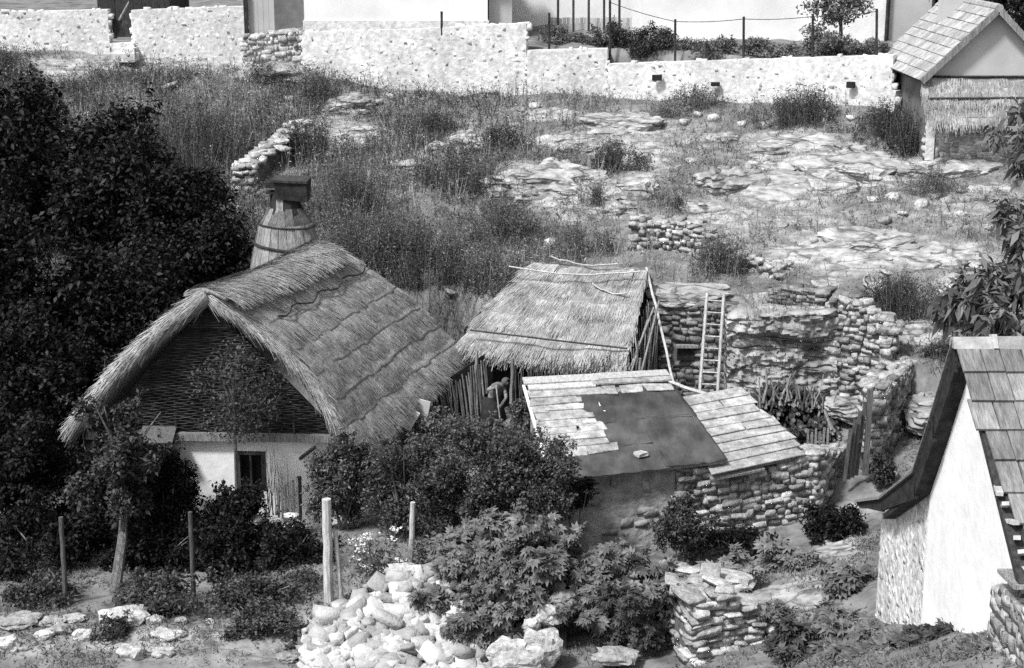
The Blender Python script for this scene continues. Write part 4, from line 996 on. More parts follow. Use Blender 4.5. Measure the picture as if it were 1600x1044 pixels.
# left side wall
tl = pat(pa, .02, .06); MB().hexa([(tl.x,tl.y,zb),(wa.x,wa.y+.2,zb),(wa.x+.25,wa.y+.25,zb),(tl.x+.25,tl.y,zb),(tl.x,tl.y,tl.z-.12),(wa.x,wa.y+.2,wa.z-.1),(wa.x+.25,wa.y+.25,wa.z-.1),(tl.x+.25,tl.y,tl.z-.12)]).build('side_wall', M['mud'], LT)
sheet(pa, -.03, -.012, .02, .8, .0, .02, M['white'], 'edge_board', .001, .06)
sheet(pb, -.02, .55, 1.0, 1.03, -.08, -.1, M['wood'], 'eave_board', .002, .05)
yardw = sw('high dry stone yard wall under the right slabs of the lean-to', [(wb.x-.02, wb.y+.06, -1.35, wb.z-.08), wallpt(1180,858,742,33.65), wallpt(1274,845,708,33.95), wallpt(1322,800,702,36.0)], thick=.55, sl=.34, sh=.15, m=M['stone'], core=M['core'], proud=.06, ends=(False, True))

# ------------------------------------------------------------------ white house, right edge
WH = empty('white_house', 'whitewashed house with wooden shingle roof and dark bargeboard at the right edge', 'house', (7.0, 22.0, 1.5))
XW, XR, XE = 6.45, 6.22, 15.0
prof = [(27.0,2.30),(25.2,3.05),(23.2,4.25),(22.4,5.45),(21.6,6.75)]; front = [(21.6,6.75),(18.2,4.5)]
MB().prism([(XW,18.75,0),(XW,23.1,0),(XW,23.1,4.1),(XW,22.3,5.35),(XW,21.6,6.4),(XW,18.75,4.55)], (XE-XW-.3,0,0)).build('gable_wall', M['white'], WH)
MB().prism([(XW+.03,23.1,-.6),(XW+.03,26.15,-.6),(XW+.03,26.15,2.45),(XW+.03,25.0,2.95),(XW+.03,23.1,4.0)], (5,0,0)).build('rough_wall', M['roughwhite'], WH)
place_stones(WH, course_stones((XW+.03,26.1), (XW+.03,23.2), -.4, .6, 2.4, 3.9, Vector((-1,0,0)), .26, .16, .2, .006), M['roughwhite'], 250)
# roof body (back slope with sprocketed eave)
pts = prof + [(y-.02, z-.34 if i < 4 else z-.3) for i, (y, z) in reversed(list(enumerate(prof)))]
q = MB()
for i in range(len(prof)-1):
    (y0,z0),(y1,z1) = prof[i], prof[i+1]
    q.hexa([(XR+.05,y0,z0-.1),(XE,y0,z0-.1),(XE,y1,z1-.1),(XR+.05,y1,z1-.1),(XR+.05,y0,z0),(XE,y0,z0),(XE,y1,z1),(XR+.05,y1,z1)])
    dz = .36 if i else .2
    MB().prism([(XR,y0,z0+.02),(XR,y1,z1+.02),(XR,y1-.1,z1-(.17 if i == 0 else .37)),(XR,y0-.05,z0-(.03,.17,.37,.37)[i])], (.05,0,0)).build('bargeboard', M['barge'], WH)
    MB().hexa([(XR-.05,y0,z0+.02),(XR+.14,y0,z0+.02),(XR+.14,y1,z1+.02),(XR-.05,y1,z1+.02),(XR-.05,y0,z0+.07),(XR+.14,y0,z0+.07),(XR+.14,y1,z1+.07),(XR-.05,y1,z1+.07)]).build('verge_strip', M['wood'], WH)
    if i: MB().prism([(XW-.005,y0-.1,z0-.2),(XW-.005,y1-.1,z1-.2),(XW-.005,y1-.1,z1-.3),(XW-.005,y0-.1,z0-.3)], (-.2,0,0)).build('soffit', M['barge'], WH)
q.build('back_roof', M['shingle'], WH)
(ya,za),(yb,zb_) = front; fd = Vector((0,yb-ya,zb_-za)); fl = fd.length; fd.normalize(); fn = Vector((0,-fd.z,fd.y)); fn = fn if fn.z > 0 else -fn
A = Vector((XR+.08, ya, za)); MB().prism([A, A+fd*fl, A+fd*fl-fn*.1, A-fn*.1], (XE-XR-.1,0,0)).build('front_roof', M['darkwood'], WH)
rows, wd = 8, .30; ex = fl/rows; shm = None
for i in range(rows):
    x = XR + (.0,.02,-.02,.12,.14,.2,.3,.22)[i]; ncol = 0
    while x < 10.2:
        ww = wd*rr(.85,1.12)
        c = Vector((x+ww/2, ya, za)) + fd*(ex*(i+.52)) + fn*(.045+rr(0,.015))
        if shm is None:
            b = MB().box((0,0,0), (1,1,.028)); o = b.build('shingle', M['shingle'], WH); shm = o.data
        else: o = bpy.data.objects.new('shingle', shm); COL.objects.link(o); o.parent = WH
        Mx = Matrix(((1,0,0),(0,fd.y,fn.y),(0,fd.z,fn.z))) @ Matrix.Rotation(.085+rr(-.012,.012),3,'X') @ Matrix.Rotation(rr(-.015,.015),3,'Z') @ Matrix.Diagonal((ww-.016, ex*1.12*rr(.96,1.05), 1.2))
        o.matrix_parent_inverse = Matrix.Translation(WH.location).inverted(); o.matrix_basis = Matrix.Translation(c) @ Mx.to_4x4()
        x += ww; ncol += 1
x = XR-.03
while x < 10.4:
    ww = .62; MB().prism([(x,ya-.13,za-.02),(x,ya-.02,za+.13),(x,ya+.1,za+.1),(x,ya+.16,za-.04)], (ww,0,0)).build('ridge_tile', M['tile'], WH, jit=.006)
    MB().prism([(x+ww-.08,ya-.16,za-.0),(x+ww-.08,ya-.02,za+.165),(x+ww-.08,ya+.13,za+.12)], (.07,0,0)).build('ridge_tile', M['tile'], WH); x += ww
for k in range(6):
    c = A + fd*(fl*(.62+.06*k)) + Vector((.02+.03*k,0,0)) + fn*.03
    MB().box(c, (.09,.3,.05), Matrix.Rotation(rr(-.6,.0),3,'X') @ Matrix.Rotation(rr(-.5,.5),3,'Z')).build('broken_shingle', M['palewood'], WH)
# buttress of stones against the front corner
bt = stone_wall('stone_buttress', 'rough stone buttress with slab top at the near corner of the white house', [(6.3,19.3,2.5,4.1),(6.34,17.4,2.8,4.5)], .5, .3, .16, M['stone'], M['core'], .03, side=(-1,0,0))
MB().box((6.42,18.6,4.52), (.4,.7,.05), Matrix.Rotation(-.1,3,'X')).build('top_slab', M['wood'], bt)

# ------------------------------------------------------------------ vegetation
def leafquads(C, size, rng, up=.35, asp=.5, droop=.25):
    n = len(C); nr = rng.normal(size=(n,3)); nr[:,2] = np.abs(nr[:,2]) + up; nr /= np.linalg.norm(nr, axis=1, keepdims=True)
    t = rng.normal(size=(n,3)); t -= nr*(t*nr).sum(1, keepdims=True); t /= np.linalg.norm(t, axis=1, keepdims=True); t[:,2] -= droop*rng.rand(n)
    b = np.cross(nr, t); s = (size*(.6+.8*rng.rand(n)))[:,None]
    return np.stack([C, C+t*s*.45+b*s*asp*.5+nr*s*.08, C+t*s-nr*s*.1, C+t*s*.45-b*s*asp*.5+nr*s*.08], 1).reshape(-1,3)
def lobed(C, size, rng, up=.5):
    n = len(C); nr = rng.normal(size=(n,3))*.7; nr[:,2] = np.abs(nr[:,2]) + up; nr[:,1] -= .35; nr /= np.linalg.norm(nr, axis=1, keepdims=True)
    t = rng.normal(size=(n,3)); t[:,2] -= .5; t -= nr*(t*nr).sum(1, keepdims=True); t /= np.linalg.norm(t, axis=1, keepdims=True)
    b = np.cross(nr, t); s = (size*(.55+.75*rng.rand(n)))[:,None]; out = []
    for ang, k in ((-1.15,.62),(-.55,.85),(0,1.0),(.55,.85),(1.15,.62)):
        d = t*math.cos(ang)+b*math.sin(ang); q = b*math.cos(ang)-t*math.sin(ang)
        out.append(np.stack([C, C+d*s*k*.5+q*s*.17+nr*s*.05, C+d*s*k-nr*s*.12, C+d*s*k*.5-q*s*.17+nr*s*.05], 1))
    return np.stack(out, 1).reshape(-1,3)
def quads(n): return np.arange(n*4).reshape(n, 4)
def crown_pts(c, R, n, rng, k=None, cl=.3, hollow=.55):
    c = np.array(c[:]); R = np.array(R); k = k or 26
    d = rng.normal(size=(k,3)); d /= np.linalg.norm(d, axis=1, keepdims=True)
    cc = d*(hollow + (1.0-hollow)*rng.rand(k))[:,None]*(1+rng.normal(0,.14,(k,1)))
    w_ = .25+1.3*rng.rand(k)**1.5
    pr = w_**2; i = rng.choice(k, n, p=pr/pr.sum())
    g = rng.normal(size=(n,3)); g /= np.linalg.norm(g, axis=1, keepdims=True); g *= (rng.rand(n)**.45)[:,None]
    out = (cc[i] + g*cl*(.65+.6*w_[i])[:,None])*R
    m_ = int(n*.2); ns = max(6, m_//22); j = rng.choice(k, ns); st = cc[j]*1.02; dr = st*.8 + rng.normal(0,.35,(ns,3)); dr[:,2] = np.abs(dr[:,2]) + .25; dr /= np.linalg.norm(dr, axis=1, keepdims=True)
    q = rng.randint(ns, size=m_); ln = (.12+.4*rng.rand(ns)**1.5)*R.min()
    out[:m_] = st[q]*R + dr[q]*(ln[q]*(.1+rng.rand(m_)*1.1) + .12*R.min())[:,None] + rng.normal(0,.025,(m_,3))
    return c + out
_seed = [100]
def bush(label, u0, v0, u1, v1, Y, n, leaf, m='leaf', name='bush', cat='bush', group=None, trunk=None, stems=5, k=None, cl=.34, up=.35, asp=.5, hollow=.5, lean=0, dz=None, base=None, ry=None, lob=False):
    """a plant whose crown fills the box (u0, v0)-(u1, v1) at distance Y; its stems stand on the ground below it."""
    _seed[0] += 1; rng = np.random.RandomState(_seed[0]); random.seed(_seed[0])
    c = P((u0+u1)/2, (v0+v1)/2, Y); px = mpp((u0+u1)/2, (v0+v1)/2, Y); R = ((u1-u0)/2*px*.9, ry or max((u1-u0)/2*px*.75, .15), (v1-v0)/2*px*.92)
    bx, by = base if base else (c.x+lean, c.y+.05)
    g = onground(bx, by)
    r = empty(name, label, cat, g, group); inv = Matrix.Translation(g).inverted()
    part = 'crown' if cat == 'tree' else 'foliage'
    Cp = crown_pts(c, R, n, rng, k, cl, hollow)
    zmin = np.array([g.z])+.02
    Cp[:,2] = np.maximum(Cp[:,2], gz_at(Cp[:,0], Cp[:,1])+.03)
    V = lobed(Cp, leaf, rng, up) if lob else leafquads(Cp, leaf, rng, up, asp)
    o = link(part, npmesh(part, V, quads(len(V)//4)), r, M[m]); o.matrix_parent_inverse = inv
    q = MB(); tr = trunk or .02
    bot = c - Vector((0,0,R[2]*.55))
    if cat == 'tree':
        pts = [g-Vector((0,0,.15)), g.lerp(bot, .5)+Vector((rr(-.06,.06),0,0)), bot, c+Vector((0,0,R[2]*.3))]
        q.tube(pts, [tr*1.25, tr, tr*.8, tr*.35], 9)
        for i in range(9):
            t = rr(.1,.9); s = bot.lerp(c, t); e = c + Vector((rr(-.8,.8)*R[0], rr(-.8,.8)*R[1], rr(-.4,.8)*R[2])); q.tube([s, s.lerp(e,.5)+Vector((0,0,.1)), e], [tr*.45, tr*.3, tr*.12], 5)
        q.build('trunk', M['barkdark' if m == 'leafdark' else 'bark'], r)
    else:
        for i in range(stems):
            e = c + Vector((rr(-.75,.75)*R[0], rr(-.7,.7)*R[1], rr(-.2,.85)*R[2])); s = g + Vector((rr(-.2,.2)*R[0], rr(-.2,.2)*R[1], -.1))
            q.tube([s, s.lerp(e,.5)+Vector((rr(-.05,.05),0,.05)), e], [tr*1.1, tr*.8, tr*.3], 5)
        q.build('stems', M['twig'], r)
    return r
def weedbush(a, group):
    lb, u0, v0, u1, v1, Y, n, leaf, m = a
    _seed[0] += 1; rng = np.random.RandomState(_seed[0]); random.seed(_seed[0])
    c = P((u0+u1)/2, v1, Y); px = mpp((u0+u1)/2, v1, Y); Rx = (u1-u0)/2*px; H = (v1-v0)*px
    g = onground(c.x, c.y); r = empty('shrub', lb, 'bush', g, group); inv = Matrix.Translation(g).inverted()
    ns = int(n/20); x = rng.normal(0,.48,ns)*Rx; y = rng.normal(0,.5,ns)*Rx*.7; e = np.clip((x/Rx)**2+(y/(Rx*.8))**2, 0, 1)
    gap = fbm(x+50+c.x, y+50+c.y, 2.2, 71); kp = gap + rng.normal(0,.06,ns) > .40; x, y, e = x[kp], y[kp], e[kp]; ns = len(x)
    B = np.c_[c.x+x, c.y+y, gz_at(c.x+x, c.y+y)]
    top = P((u0+u1)/2, v0, Y).z; zb = np.maximum(B[:,2], c.z-.1)
    h = np.maximum((top - B[:,2])*(1-e*.75)*(.55+.5*rng.rand(ns)), .15)
    d = np.c_[x/Rx*.35+rng.normal(0,.15,ns), rng.normal(0,.2,ns)-.1, np.ones(ns)]*h[:,None]
    k = 18; t = rng.rand(ns,k)**.75; L = (B[:,None]+d[:,None]*t[...,None]).reshape(-1,3) + rng.normal(0,1,(ns*k,3))*np.array([.055,.055,.04])
    V = leafquads(L, leaf*.8, rng, .15, .34, .1)
    o = link('foliage', npmesh('foliage', V, quads(len(L))), r, M[m]); o.matrix_parent_inverse = inv
    th = rng.rand(ns)*6.28; ee = np.c_[np.cos(th), np.sin(th), 0*th]*.009; tip = B+d
    V = np.stack([B-ee, B+ee, tip+ee*.3, tip-ee*.3], 1).reshape(-1,3); o = link('stalks', npmesh('stalks', V, quads(ns)), r, M['twig']); o.matrix_parent_inverse = inv; o['kind'] = 'stuff'
    return r
# dark trees on the left
DT = 'dark trees massed on the left'
bush('tall dark tree in the upper left corner of the slope', -110,105,170,420, 47, 26000, .17, 'leafdark', 'dark_tree', 'tree', DT, .16, k=46)
bush('dark tree overlapping the grassy bank left of the stone wall', 60,180,300,470, 44.5, 26000, .16, 'leafdark', 'dark_tree', 'tree', DT, .15, k=46)
bush('dark tree right behind the wooden chimney', 140,275,370,480, 43, 24000, .15, 'leafdark', 'dark_tree', 'tree', DT, .13, k=46)
bush('small dark tree in front of the others, just left of the chimney', 250,330,425,480, 41.6, 14000, .13, 'leafdark', 'dark_tree', 'tree', DT, .1, k=36)
bush('dark bush under the left eave of the cottage', 70,540,200,660, 37.6, 9000, .11, 'leafdark', 'bush', 'bush', DT, .03, k=30)
bush('dark tree at the left edge level with the cottage ridge', -140,330,130,640, 40, 26000, .15, 'leafdark', 'dark_tree', 'tree', DT, .15, k=46)
bush('dark tree filling the gap left of the cottage gable', 70,370,330,640, 40.5, 26000, .15, 'leafdark', 'dark_tree', 'tree', DT, .14, k=46)
bush('dark tree beyond the left edge, beside the cottage', -420,300,-90,680, 39, 14000, .17, 'leafdark', 'dark_tree', 'tree', DT, .15, k=46)
bush('low dark tree touching the left eave of the cottage', -60,520,140,760, 36.3, 20000, .13, 'leafdark', 'dark_tree', 'tree', DT, .12, k=40)
# shrubs of the bank between the trees and the wall
BG = 'shrubs on the upper slope'
for a in [
 ('grey leafy shrub on the bank above the dark trees',150,130,290,240,50.5,9000,.11,'leaf'),
 ('dark arching shrub in the middle of the left bank',225,135,385,215,52,9000,.11,'leaf'),
 ('grey shrub directly left of the broken uphill wall',240,205,345,310,49,8000,.10,'leaf'),
 ('dark shrub growing against the right side of the broken uphill wall',440,165,520,265,52,7000,.10,'leaf'),
 ('dark weeds at the foot of the wall beside the stepped gap',195,62,228,92,59.2,900,.10,'leaf'),
 ('dark weed tuft below the low broken wall',385,80,430,108,58.6,1500,.10,'leaf'),
 ('feathery shrub at the left foot of the tallest retaining wall',455,90,530,140,57.5,3000,.10,'leafmid'),
 ('dark bush at the far left edge below the white wall',-30,55,40,110,58,2500,.12,'leaf'),
 ('big grey shrub right of the chimney cowl',485,215,600,330,47.5,10000,.10,'leafmid'),
 ('wide dark shrub behind the cottage ridge',500,300,640,425,43.8,14000,.10,'leafmid'),
 ('grey shrub above the far end of the cottage roof',590,300,720,430,44,13000,.10,'leafmid'),
 ('dark shrub close to the far eave of the cottage',600,380,740,470,42.6,9000,.09,'leaf'),
 ('tall weedy shrub left of the thatched shed ridge',700,370,830,470,42.6,8000,.09,'leafmid'),
 ('dark shrub in the middle of the slope beside the rounded boulder',640,225,760,290,50,7000,.10,'leaf'),
 ('dark weed clump below the thin rock ledge',600,165,720,205,54.5,5000,.10,'leaf'),
 ('rounded bush above the large flat slab',745,190,830,240,52.5,4500,.10,'leaf'),
 ('feathery grey bush on top of the large flat slab',720,235,810,290,49.5,4500,.09,'leafmid'),
 ('dark bush in the shade right of the broad low rock',920,210,1010,270,50.5,4500,.10,'leaf'),
 ('grey bush growing out of the large flat slab',870,270,955,330,47.5,4000,.09,'leafmid'),
 ('tall pale weed clump near the first drain hole',1015,150,1075,240,54,3500,.09,'leafpale'),
 ('dark bushy weeds under the middle of the long white wall',1180,125,1310,200,53,8000,.10,'leaf'),
 ('weeds under the left end of the long white wall',1040,125,1130,170,55,3500,.10,'leafmid'),
 ('dark weeds between the long white wall and the tiled house',1330,150,1440,235,51.5,7000,.10,'leaf'),
 ('dark leafy shrub at the shaded left wall of the tiled house',1395,160,1450,240,50.2,4000,.10,'leafdark'),
 ('grey bush draped over the tumbled stone wall above the ladder',1080,355,1165,440,42.6,6000,.09,'leafmid'),
 ('feathery shrub hanging above the sandstone face',1170,410,1270,500,39.4,6500,.08,'leafmid'),
 ('dark shrub beside the feathery one above the ladder',1135,445,1200,500,39.5,2500,.08,'leaf'),
 ('dense dark clump of tall weeds before the rounded boulder',1350,415,1470,510,40.5,11000,.08,'leaf'),
 ('small dark bush below the leafy branches at the right',1440,525,1500,580,38,3000,.08,'leaf'),
 ('weeds in the hollowed slab below the tiled house',1400,255,1500,300,47.5,3000,.09,'leafmid'),
 ('low dark bush right of the tilted rock by the gully',1010,290,1070,345,47,2500,.09,'leafmid'),
 ('grey weeds around the shrub-covered corner behind the shed',740,300,850,380,46,6000,.09,'leafmid'),
 ('grey weed clump in the middle right above the shed roof',860,330,960,410,44.5,5500,.09,'leafmid'),
]: weedbush(a, BG)
# terrace planting above the wall
TG = 'shrubs behind the long white wall'
for a in [
 ('leafy shrub behind the short lower step of wall',838,40,930,82,60,5000,.11,'leafmid'),
 ('dark shrub at the foot of the iron post by the wall step',920,40,1010,100,58.6,6000,.11,'leaf'),
 ('dark shrub before the light building, left of the second iron post',985,38,1060,96,57.8,5000,.11,'leaf'),
 ('grey shrub between the second and third iron posts',1060,55,1165,96,57,6000,.11,'leafmid'),
 ('pale shrub right of the third iron post',1160,60,1255,92,56.2,5000,.11,'leafpale'),
 ('shrub under the small tree near the tiled house',1240,40,1330,90,56,5000,.11,'leafmid'),
 ('low shrub at the end of the long wall behind the last iron post',1320,62,1385,88,55.2,3000,.1,'leafmid'),
]: bush(*a, group=TG, stems=6, k=28, asp=.4)
bush('small tree with a spreading crown behind the long white wall', 1255,-40,1375,48, 56.5, 3200, .13, 'leafmid', 'small_tree', 'tree', None, .07, k=30, cl=.3)
bush('dark tree behind the ridge of the tiled house', 1520,-60,1680,60, 60, 9000, .18, 'leafdark', 'dark_tree', 'tree', 'dark trees behind the tiled house', .15)
bush('dark tree behind the chimney of the tiled house', 1440,-60,1530,30, 61, 6000, .18, 'leafdark', 'dark_tree', 'tree', 'dark trees behind the tiled house', .12)
# leafy branches at the right edge: a tree rooted just outside the frame
wt = empty('broadleaf_tree', 'broad-leaved tree reaching in from the right edge above the white house', 'tree', onground(13.2, 33.5)); inv = Matrix.Translation(wt.location).inverted()
rng = np.random.RandomState(77); pts = []
for (u0,v0,u1,v1,Y,n) in ((1560,160,1680,260,34,900),(1545,240,1700,400,33.5,2600),(1505,400,1700,545,33,3800),(1570,330,1700,470,33.2,1600),(1500,450,1570,520,32.6,500)):
    c = P((u0+u1)/2,(v0+v1)/2,Y); px = mpp(u0,v0,Y); pts.append(crown_pts(c, ((u1-u0)/2*px, 1.0, (v1-v0)/2*px), n, rng, 16, .3, .5))
pts = np.concatenate(pts); o = link('crown', npmesh('crown', leafquads(pts, .27, rng, .2, .36, .9), quads(len(pts))), wt, M['leafmid']); o.matrix_parent_inverse = inv
q = MB(); g = Vector(wt.location); top = P(1640, 300, 33.4); q.tube([g-Vector((0,0,.2)), g.lerp(top,.5), top], [.2,.15,.06], 9)
for (u,v) in ((1520,500),(1560,450),(1560,340),(1590,200),(1545,480)):
    q.tube([g.lerp(top,.55), P((u+1700)/2,(v+380)/2,33.2), P(u,v,33)], [.07,.045,.015], 6)
q.build('trunk', M['bark'], wt)

# front trees and bushes
bush('young fruit tree with pale leaning trunk left of the cottage', 92,598,290,835, 32.4, 6500, .115, 'leaf', 'fruit_tree', 'tree', None, .105, k=20, cl=.2, hollow=.12, base=(P(178,935,30.6).x, 30.6))
bush('slender leafy tree standing in front of the woven gable', 275,520,455,725, 33.6, 4200, .075, 'leaf', 'young_tree', 'tree', None, .04, k=50, cl=.3, hollow=.15)
FG = 'bushes in the cottage garden'
for a in [
 ('dark bush at the left edge beside the fruit tree',-60,630,110,830,33.6,13000,.11,'leafdark'),
 ('dark bush behind the crown of the fruit tree',70,650,270,860,34.0,16000,.10,'leafdark'),
 ('dark hedge below the fruit tree at the left edge',-70,780,180,935,32.4,17000,.10,'leafdark'),
 ('dark bush left of the cottage window under the eave',205,710,330,860,33.4,11000,.09,'leafdark'),
 ('dark bush below the cottage window',300,750,425,860,33.2,10000,.09,'leafdark'),
 ('dark thicket between the fruit tree and the middle post',150,800,340,935,32.4,15000,.09,'leafdark'),
 ('dark thicket right of the middle post',290,812,430,935,32.0,13000,.09,'leafdark'),
 ('dark thicket left of the tall pale post',390,815,530,945,31.6,13000,.09,'leafdark'),
 ('leafy bush at the right corner of the whitewashed wall',475,672,600,835,33,17000,.075,'leafgarden'),
 ('large leafy bush in the middle, left of the lean-to',555,650,735,855,32.4,26000,.075,'leafgarden'),
 ('tallest dark bush in front of the lean-to corner',675,645,850,840,32.0,26000,.075,'leafgarden'),
 ('dark bush overlapping the left end of the tar paper roof',785,675,905,820,31.6,15000,.075,'leafgarden'),
 ('low dark bush at the foot of the mud wall',860,740,930,800,31.9,3500,.08,'leafdark'),
 ('dark bush growing on the join of mud wall and yard wall',1025,775,1115,875,32.2,6500,.08,'leaf'),
 ('dark weeds along the foot of the yard wall',1080,825,1240,870,32.4,5500,.08,'leafdark'),
 ('round dark bush beside the path at the corner of the yard wall',1255,780,1352,862,32.9,9000,.075,'leafdark'),
 ('leafy weeds in front of the palisade',640,640,730,700,37.2,3500,.09,'leafmid'),
 ('light leafy weeds around the bent person',735,650,800,700,37.0,2200,.09,'leafmid'),
 ('grey bush at the left edge of the slab roof',795,615,835,690,36.4,3500,.08,'leafmid'),
 ('low bush behind the right slabs of the roof by the pickets',1215,668,1265,700,36,2000,.08,'leaf'),
 ('pale low bush behind the rubble heap by the thin post',640,838,720,890,30.6,3500,.07,'leafmid'),
 ('dark weeds behind the plank gate',1358,705,1400,760,34.6,2500,.08,'leaf'),
]: bush(*a, group=FG, stems=7, trunk=.022, k=44, cl=.27, hollow=.45)
# vine mound with large leaves
bush('sprawling vine mound with large lobed leaves over the rubble heap', 668,812,935,990, 28.4, 6000, .19, 'leafmid', 'vine', 'vine', None, .02, 14, 80, .17, .5, .72, .66, ry=1.2, lob=True)
bush('low vine trailing from the vine mound towards the front wall end', 860,862,1085,1005, 28.0, 4200, .18, 'leafmid', 'vine', 'vine', None, .02, 10, 50, .2, .5, .72, .6, ry=.9, lob=True)
bush('lower trailing vine over the front stones', 690,900,880,1015, 27.4, 2000, .18, 'leafmid', 'vine', 'vine', None, .02, 8, 30, .24, .5, .72, .6, ry=.5, lob=True)
bush('dark brambles between the vine mound and the front wall end', 930,900,1095,1015, 27.3, 2600, .13, 'leaf', 'bramble', 'bush', None, .02, 8, 40, .26, .4, .6, .5, ry=.6, lob=True)
# garden plants with big leaves
for a in [
 ('squash plants with broad leaves right of the front wall end',1105,868,1190,925,29.6,420,.24,'leafpale'),
 ('weeds growing over the low right side of the front wall end',1160,940,1245,1005,26.9,500,.14,'leafmid'),
 ('squash plants with broad leaves below the yard wall',1180,850,1275,900,30.6,520,.24,'leafpale'),
 ('squash plants with broad leaves against the rough white wall',1275,880,1362,950,28.2,520,.24,'leafmid'),
 ('large leafed weeds in front of the rough white wall corner',1255,950,1385,1050,25.2,1300,.22,'leafmid'),
 ('dark weeds in front of the smooth white wall',1375,975,1500,1060,21.6,1800,.15,'leaf'),
 ('leafy weeds at the bottom edge beside the front wall end',1200,975,1290,1050,25.0,1000,.17,'leaf'),
 ('leafy weeds in the bottom right, below the white wall',1300,1000,1430,1070,22.6,1500,.17,'leafmid'),
 ('pale weeds at the bottom right before the stone buttress',1470,1010,1590,1070,19.6,1400,.12,'leafmid'),
]: bush(*a, name='squash_plant' if 'squash' in a[0] else 'weed_clump', cat='plant', group='broad leaved plants beside the path', stems=6, k=26, cl=.3, asp=.85, up=.9, hollow=.3, lob=True)
for a in [
 ('low leafy weeds in the bare foreground, right of the flat boulder',335,945,470,1005,28.4,3600,.09,'leafgarden'),
 ('low dark plants along the foreground edge, left of the fruit tree trunk',-20,905,160,955,29.9,4200,.09,'leaf'),
 ('low leafy plants around the fruit tree trunk',150,895,330,955,29.7,4200,.09,'leaf'),
 ('low plants between the middle post and the low weeds',300,895,500,960,29.6,4600,.09,'leaf'),
 ('small weed beside the flat boulder',140,960,210,1000,28.3,900,.08,'leaf'),
 ('small weeds near the foot of the rubble heap',440,965,500,1020,27.8,1200,.08,'leaf'),
]: bush(*a, group='low plants along the foreground', stems=6, k=34, cl=.25, hollow=.3)
# white umbels
um = empty('umbel_plant', 'tall weed with clusters of white flower heads beside the tall pale post', 'plant', onground(P(590,900,30.4).x, 30.4)); inv = Matrix.Translation(um.location).inverted()
rng = np.random.RandomState(5)
for i in range(20):
    p = P(rr(548,625), rr(826,888), rr(30.1,30.7)); g = Vector(um.location)+Vector((rr(-.3,.3),rr(-.1,.1),0))
    MB().tube([g, g.lerp(p,.6)+Vector((rr(-.05,.05),0,.03)), p], [.012,.009,.006], 4).build('stem', M['twig'], um)
    C_ = np.array(p[:]) + rng.normal(size=(26,3))*np.array([.06,.06,.02]); o = link('flower_head', npmesh('flower_head', leafquads(C_, .05, rng, 1.5, .9, 0), quads(26)), um, M['flower']); o.matrix_parent_inverse = inv; o['kind'] = 'stuff'
C_ = np.array([P(rr(550,625), rr(840,905), rr(30.1,30.7))[:] for _ in range(260)]); o = link('leaves', npmesh('leaves', leafquads(C_, .12, rng), quads(260)), um, M['leafmid']); o.matrix_parent_inverse = inv
# bare shrub against the white wall
bs = empty('bare_shrub', 'leafless upright shrub against the whitewashed wall right of the window', 'bush', onground(P(432,800,34.5).x, 34.3))
for i in range(15):
    u = rr(415,455); a = P(u+rr(-4,4), 805, 34.3); b = P(u+rr(-16,16), rr(690,745), 34.3+rr(-.1,.1)); MB().tube(wireline(a, b, rr(-.06,.06), 5, .02), [.014,.013,.011,.009,.007,.005], 4).build('branch', M['twig'], bs)
# picket fence by the shrub and ledge stones
pk = empty('garden_picket_fence', 'short dark picket fence with round post against the whitewashed wall', 'fence', P(455,812,34.0))
for i in range(6):
    a = P(436+i*6, 812-i*2, 34.0); b = P(436+i*6, 762-i*3, 34.0); MB().box((a.x,34.0,(a.z+b.z)/2), (.045,.03,b.z-a.z)).build('picket', M['wood'], pk)
for v in (782, 800):
    a = P(434,v,34.02); b = P(474,v-12,34.02); MB().tube([a,b], .025, 5).build('rail', M['wood'], pk)
MB().tube([P(468,810,34.05), P(467,745,34.05)], .06, 8).build('post', M['darkwood'], pk)
def big_stone(label, u, v, wpx, hpx, Y=None, m='palestone', rot=None, group=None, depth=.7, name='stone'):
    g = P(u, v, Y) if Y else G(u, v+hpx*.4); px = mpp(u, v, g.y); 
    if not Y: g = onground(g.x, g.y)+Vector((0,0,hpx*px*.35))
    o = rock(name, label, g, (wpx*px/2, wpx*px/2*depth, hpx*px/2), int(u*3+v), m, group, rr(-.4,.4) if rot is None else rot, 3, .25, .3, 'stone')
    return o
LG = 'ledge stones below the cottage window'
for (u,v,wp_,hp_,lb) in ((403,812,22,12,'flat ledge stone below the cottage window, left end'),(430,815,22,11,'middle flat ledge stone below the picket fence'),(455,806,22,10,'tilted ledge stone at the foot of the picket fence'),(360,814,14,7,'small ledge stone left of the others under the window'),(460,824,34,10,'pale low stone on the ledge beside the leafy bush')):
    big_stone(lb, u, v, wp_, hp_, 33.2, group=LG)
# posts
def post(label, u0, v0, u1, v1, Y, r, m):
    a = P(u0, v0, Y); b = P(u1, v1, Y); g = onground(a.x, a.y); a.z = min(a.z, g.z)-.1
    q = MB().tube(wireline(a, b, 0, 8, r*.12), [r*1.02,r,r*.98,r,r*.95,r*.96,r*.93,r*.92,r*.9], 10); tag(q.build('garden_post', M[m]), label, 'post', 'wooden posts of the garden fence')
post('thin grey post at the left, beside the fruit tree', 104,962,95,808, 29.8, .05, 'oldwood')
post('thin grey post in the middle of the dark thicket', 303,935,297,800, 30.4, .05, 'oldwood')
post('tall thick pale post with cut top beside the rubble heap', 515,965,510,780, 29.2, .098, 'palewood')
post('short thin stake leaning beside the tall pale post', 534,940,524,830, 29.3, .05, 'palewood')
post('thin pale post behind the rubble heap, under the leafy bush', 641,895,645,785, 30.8, .06, 'palewood')
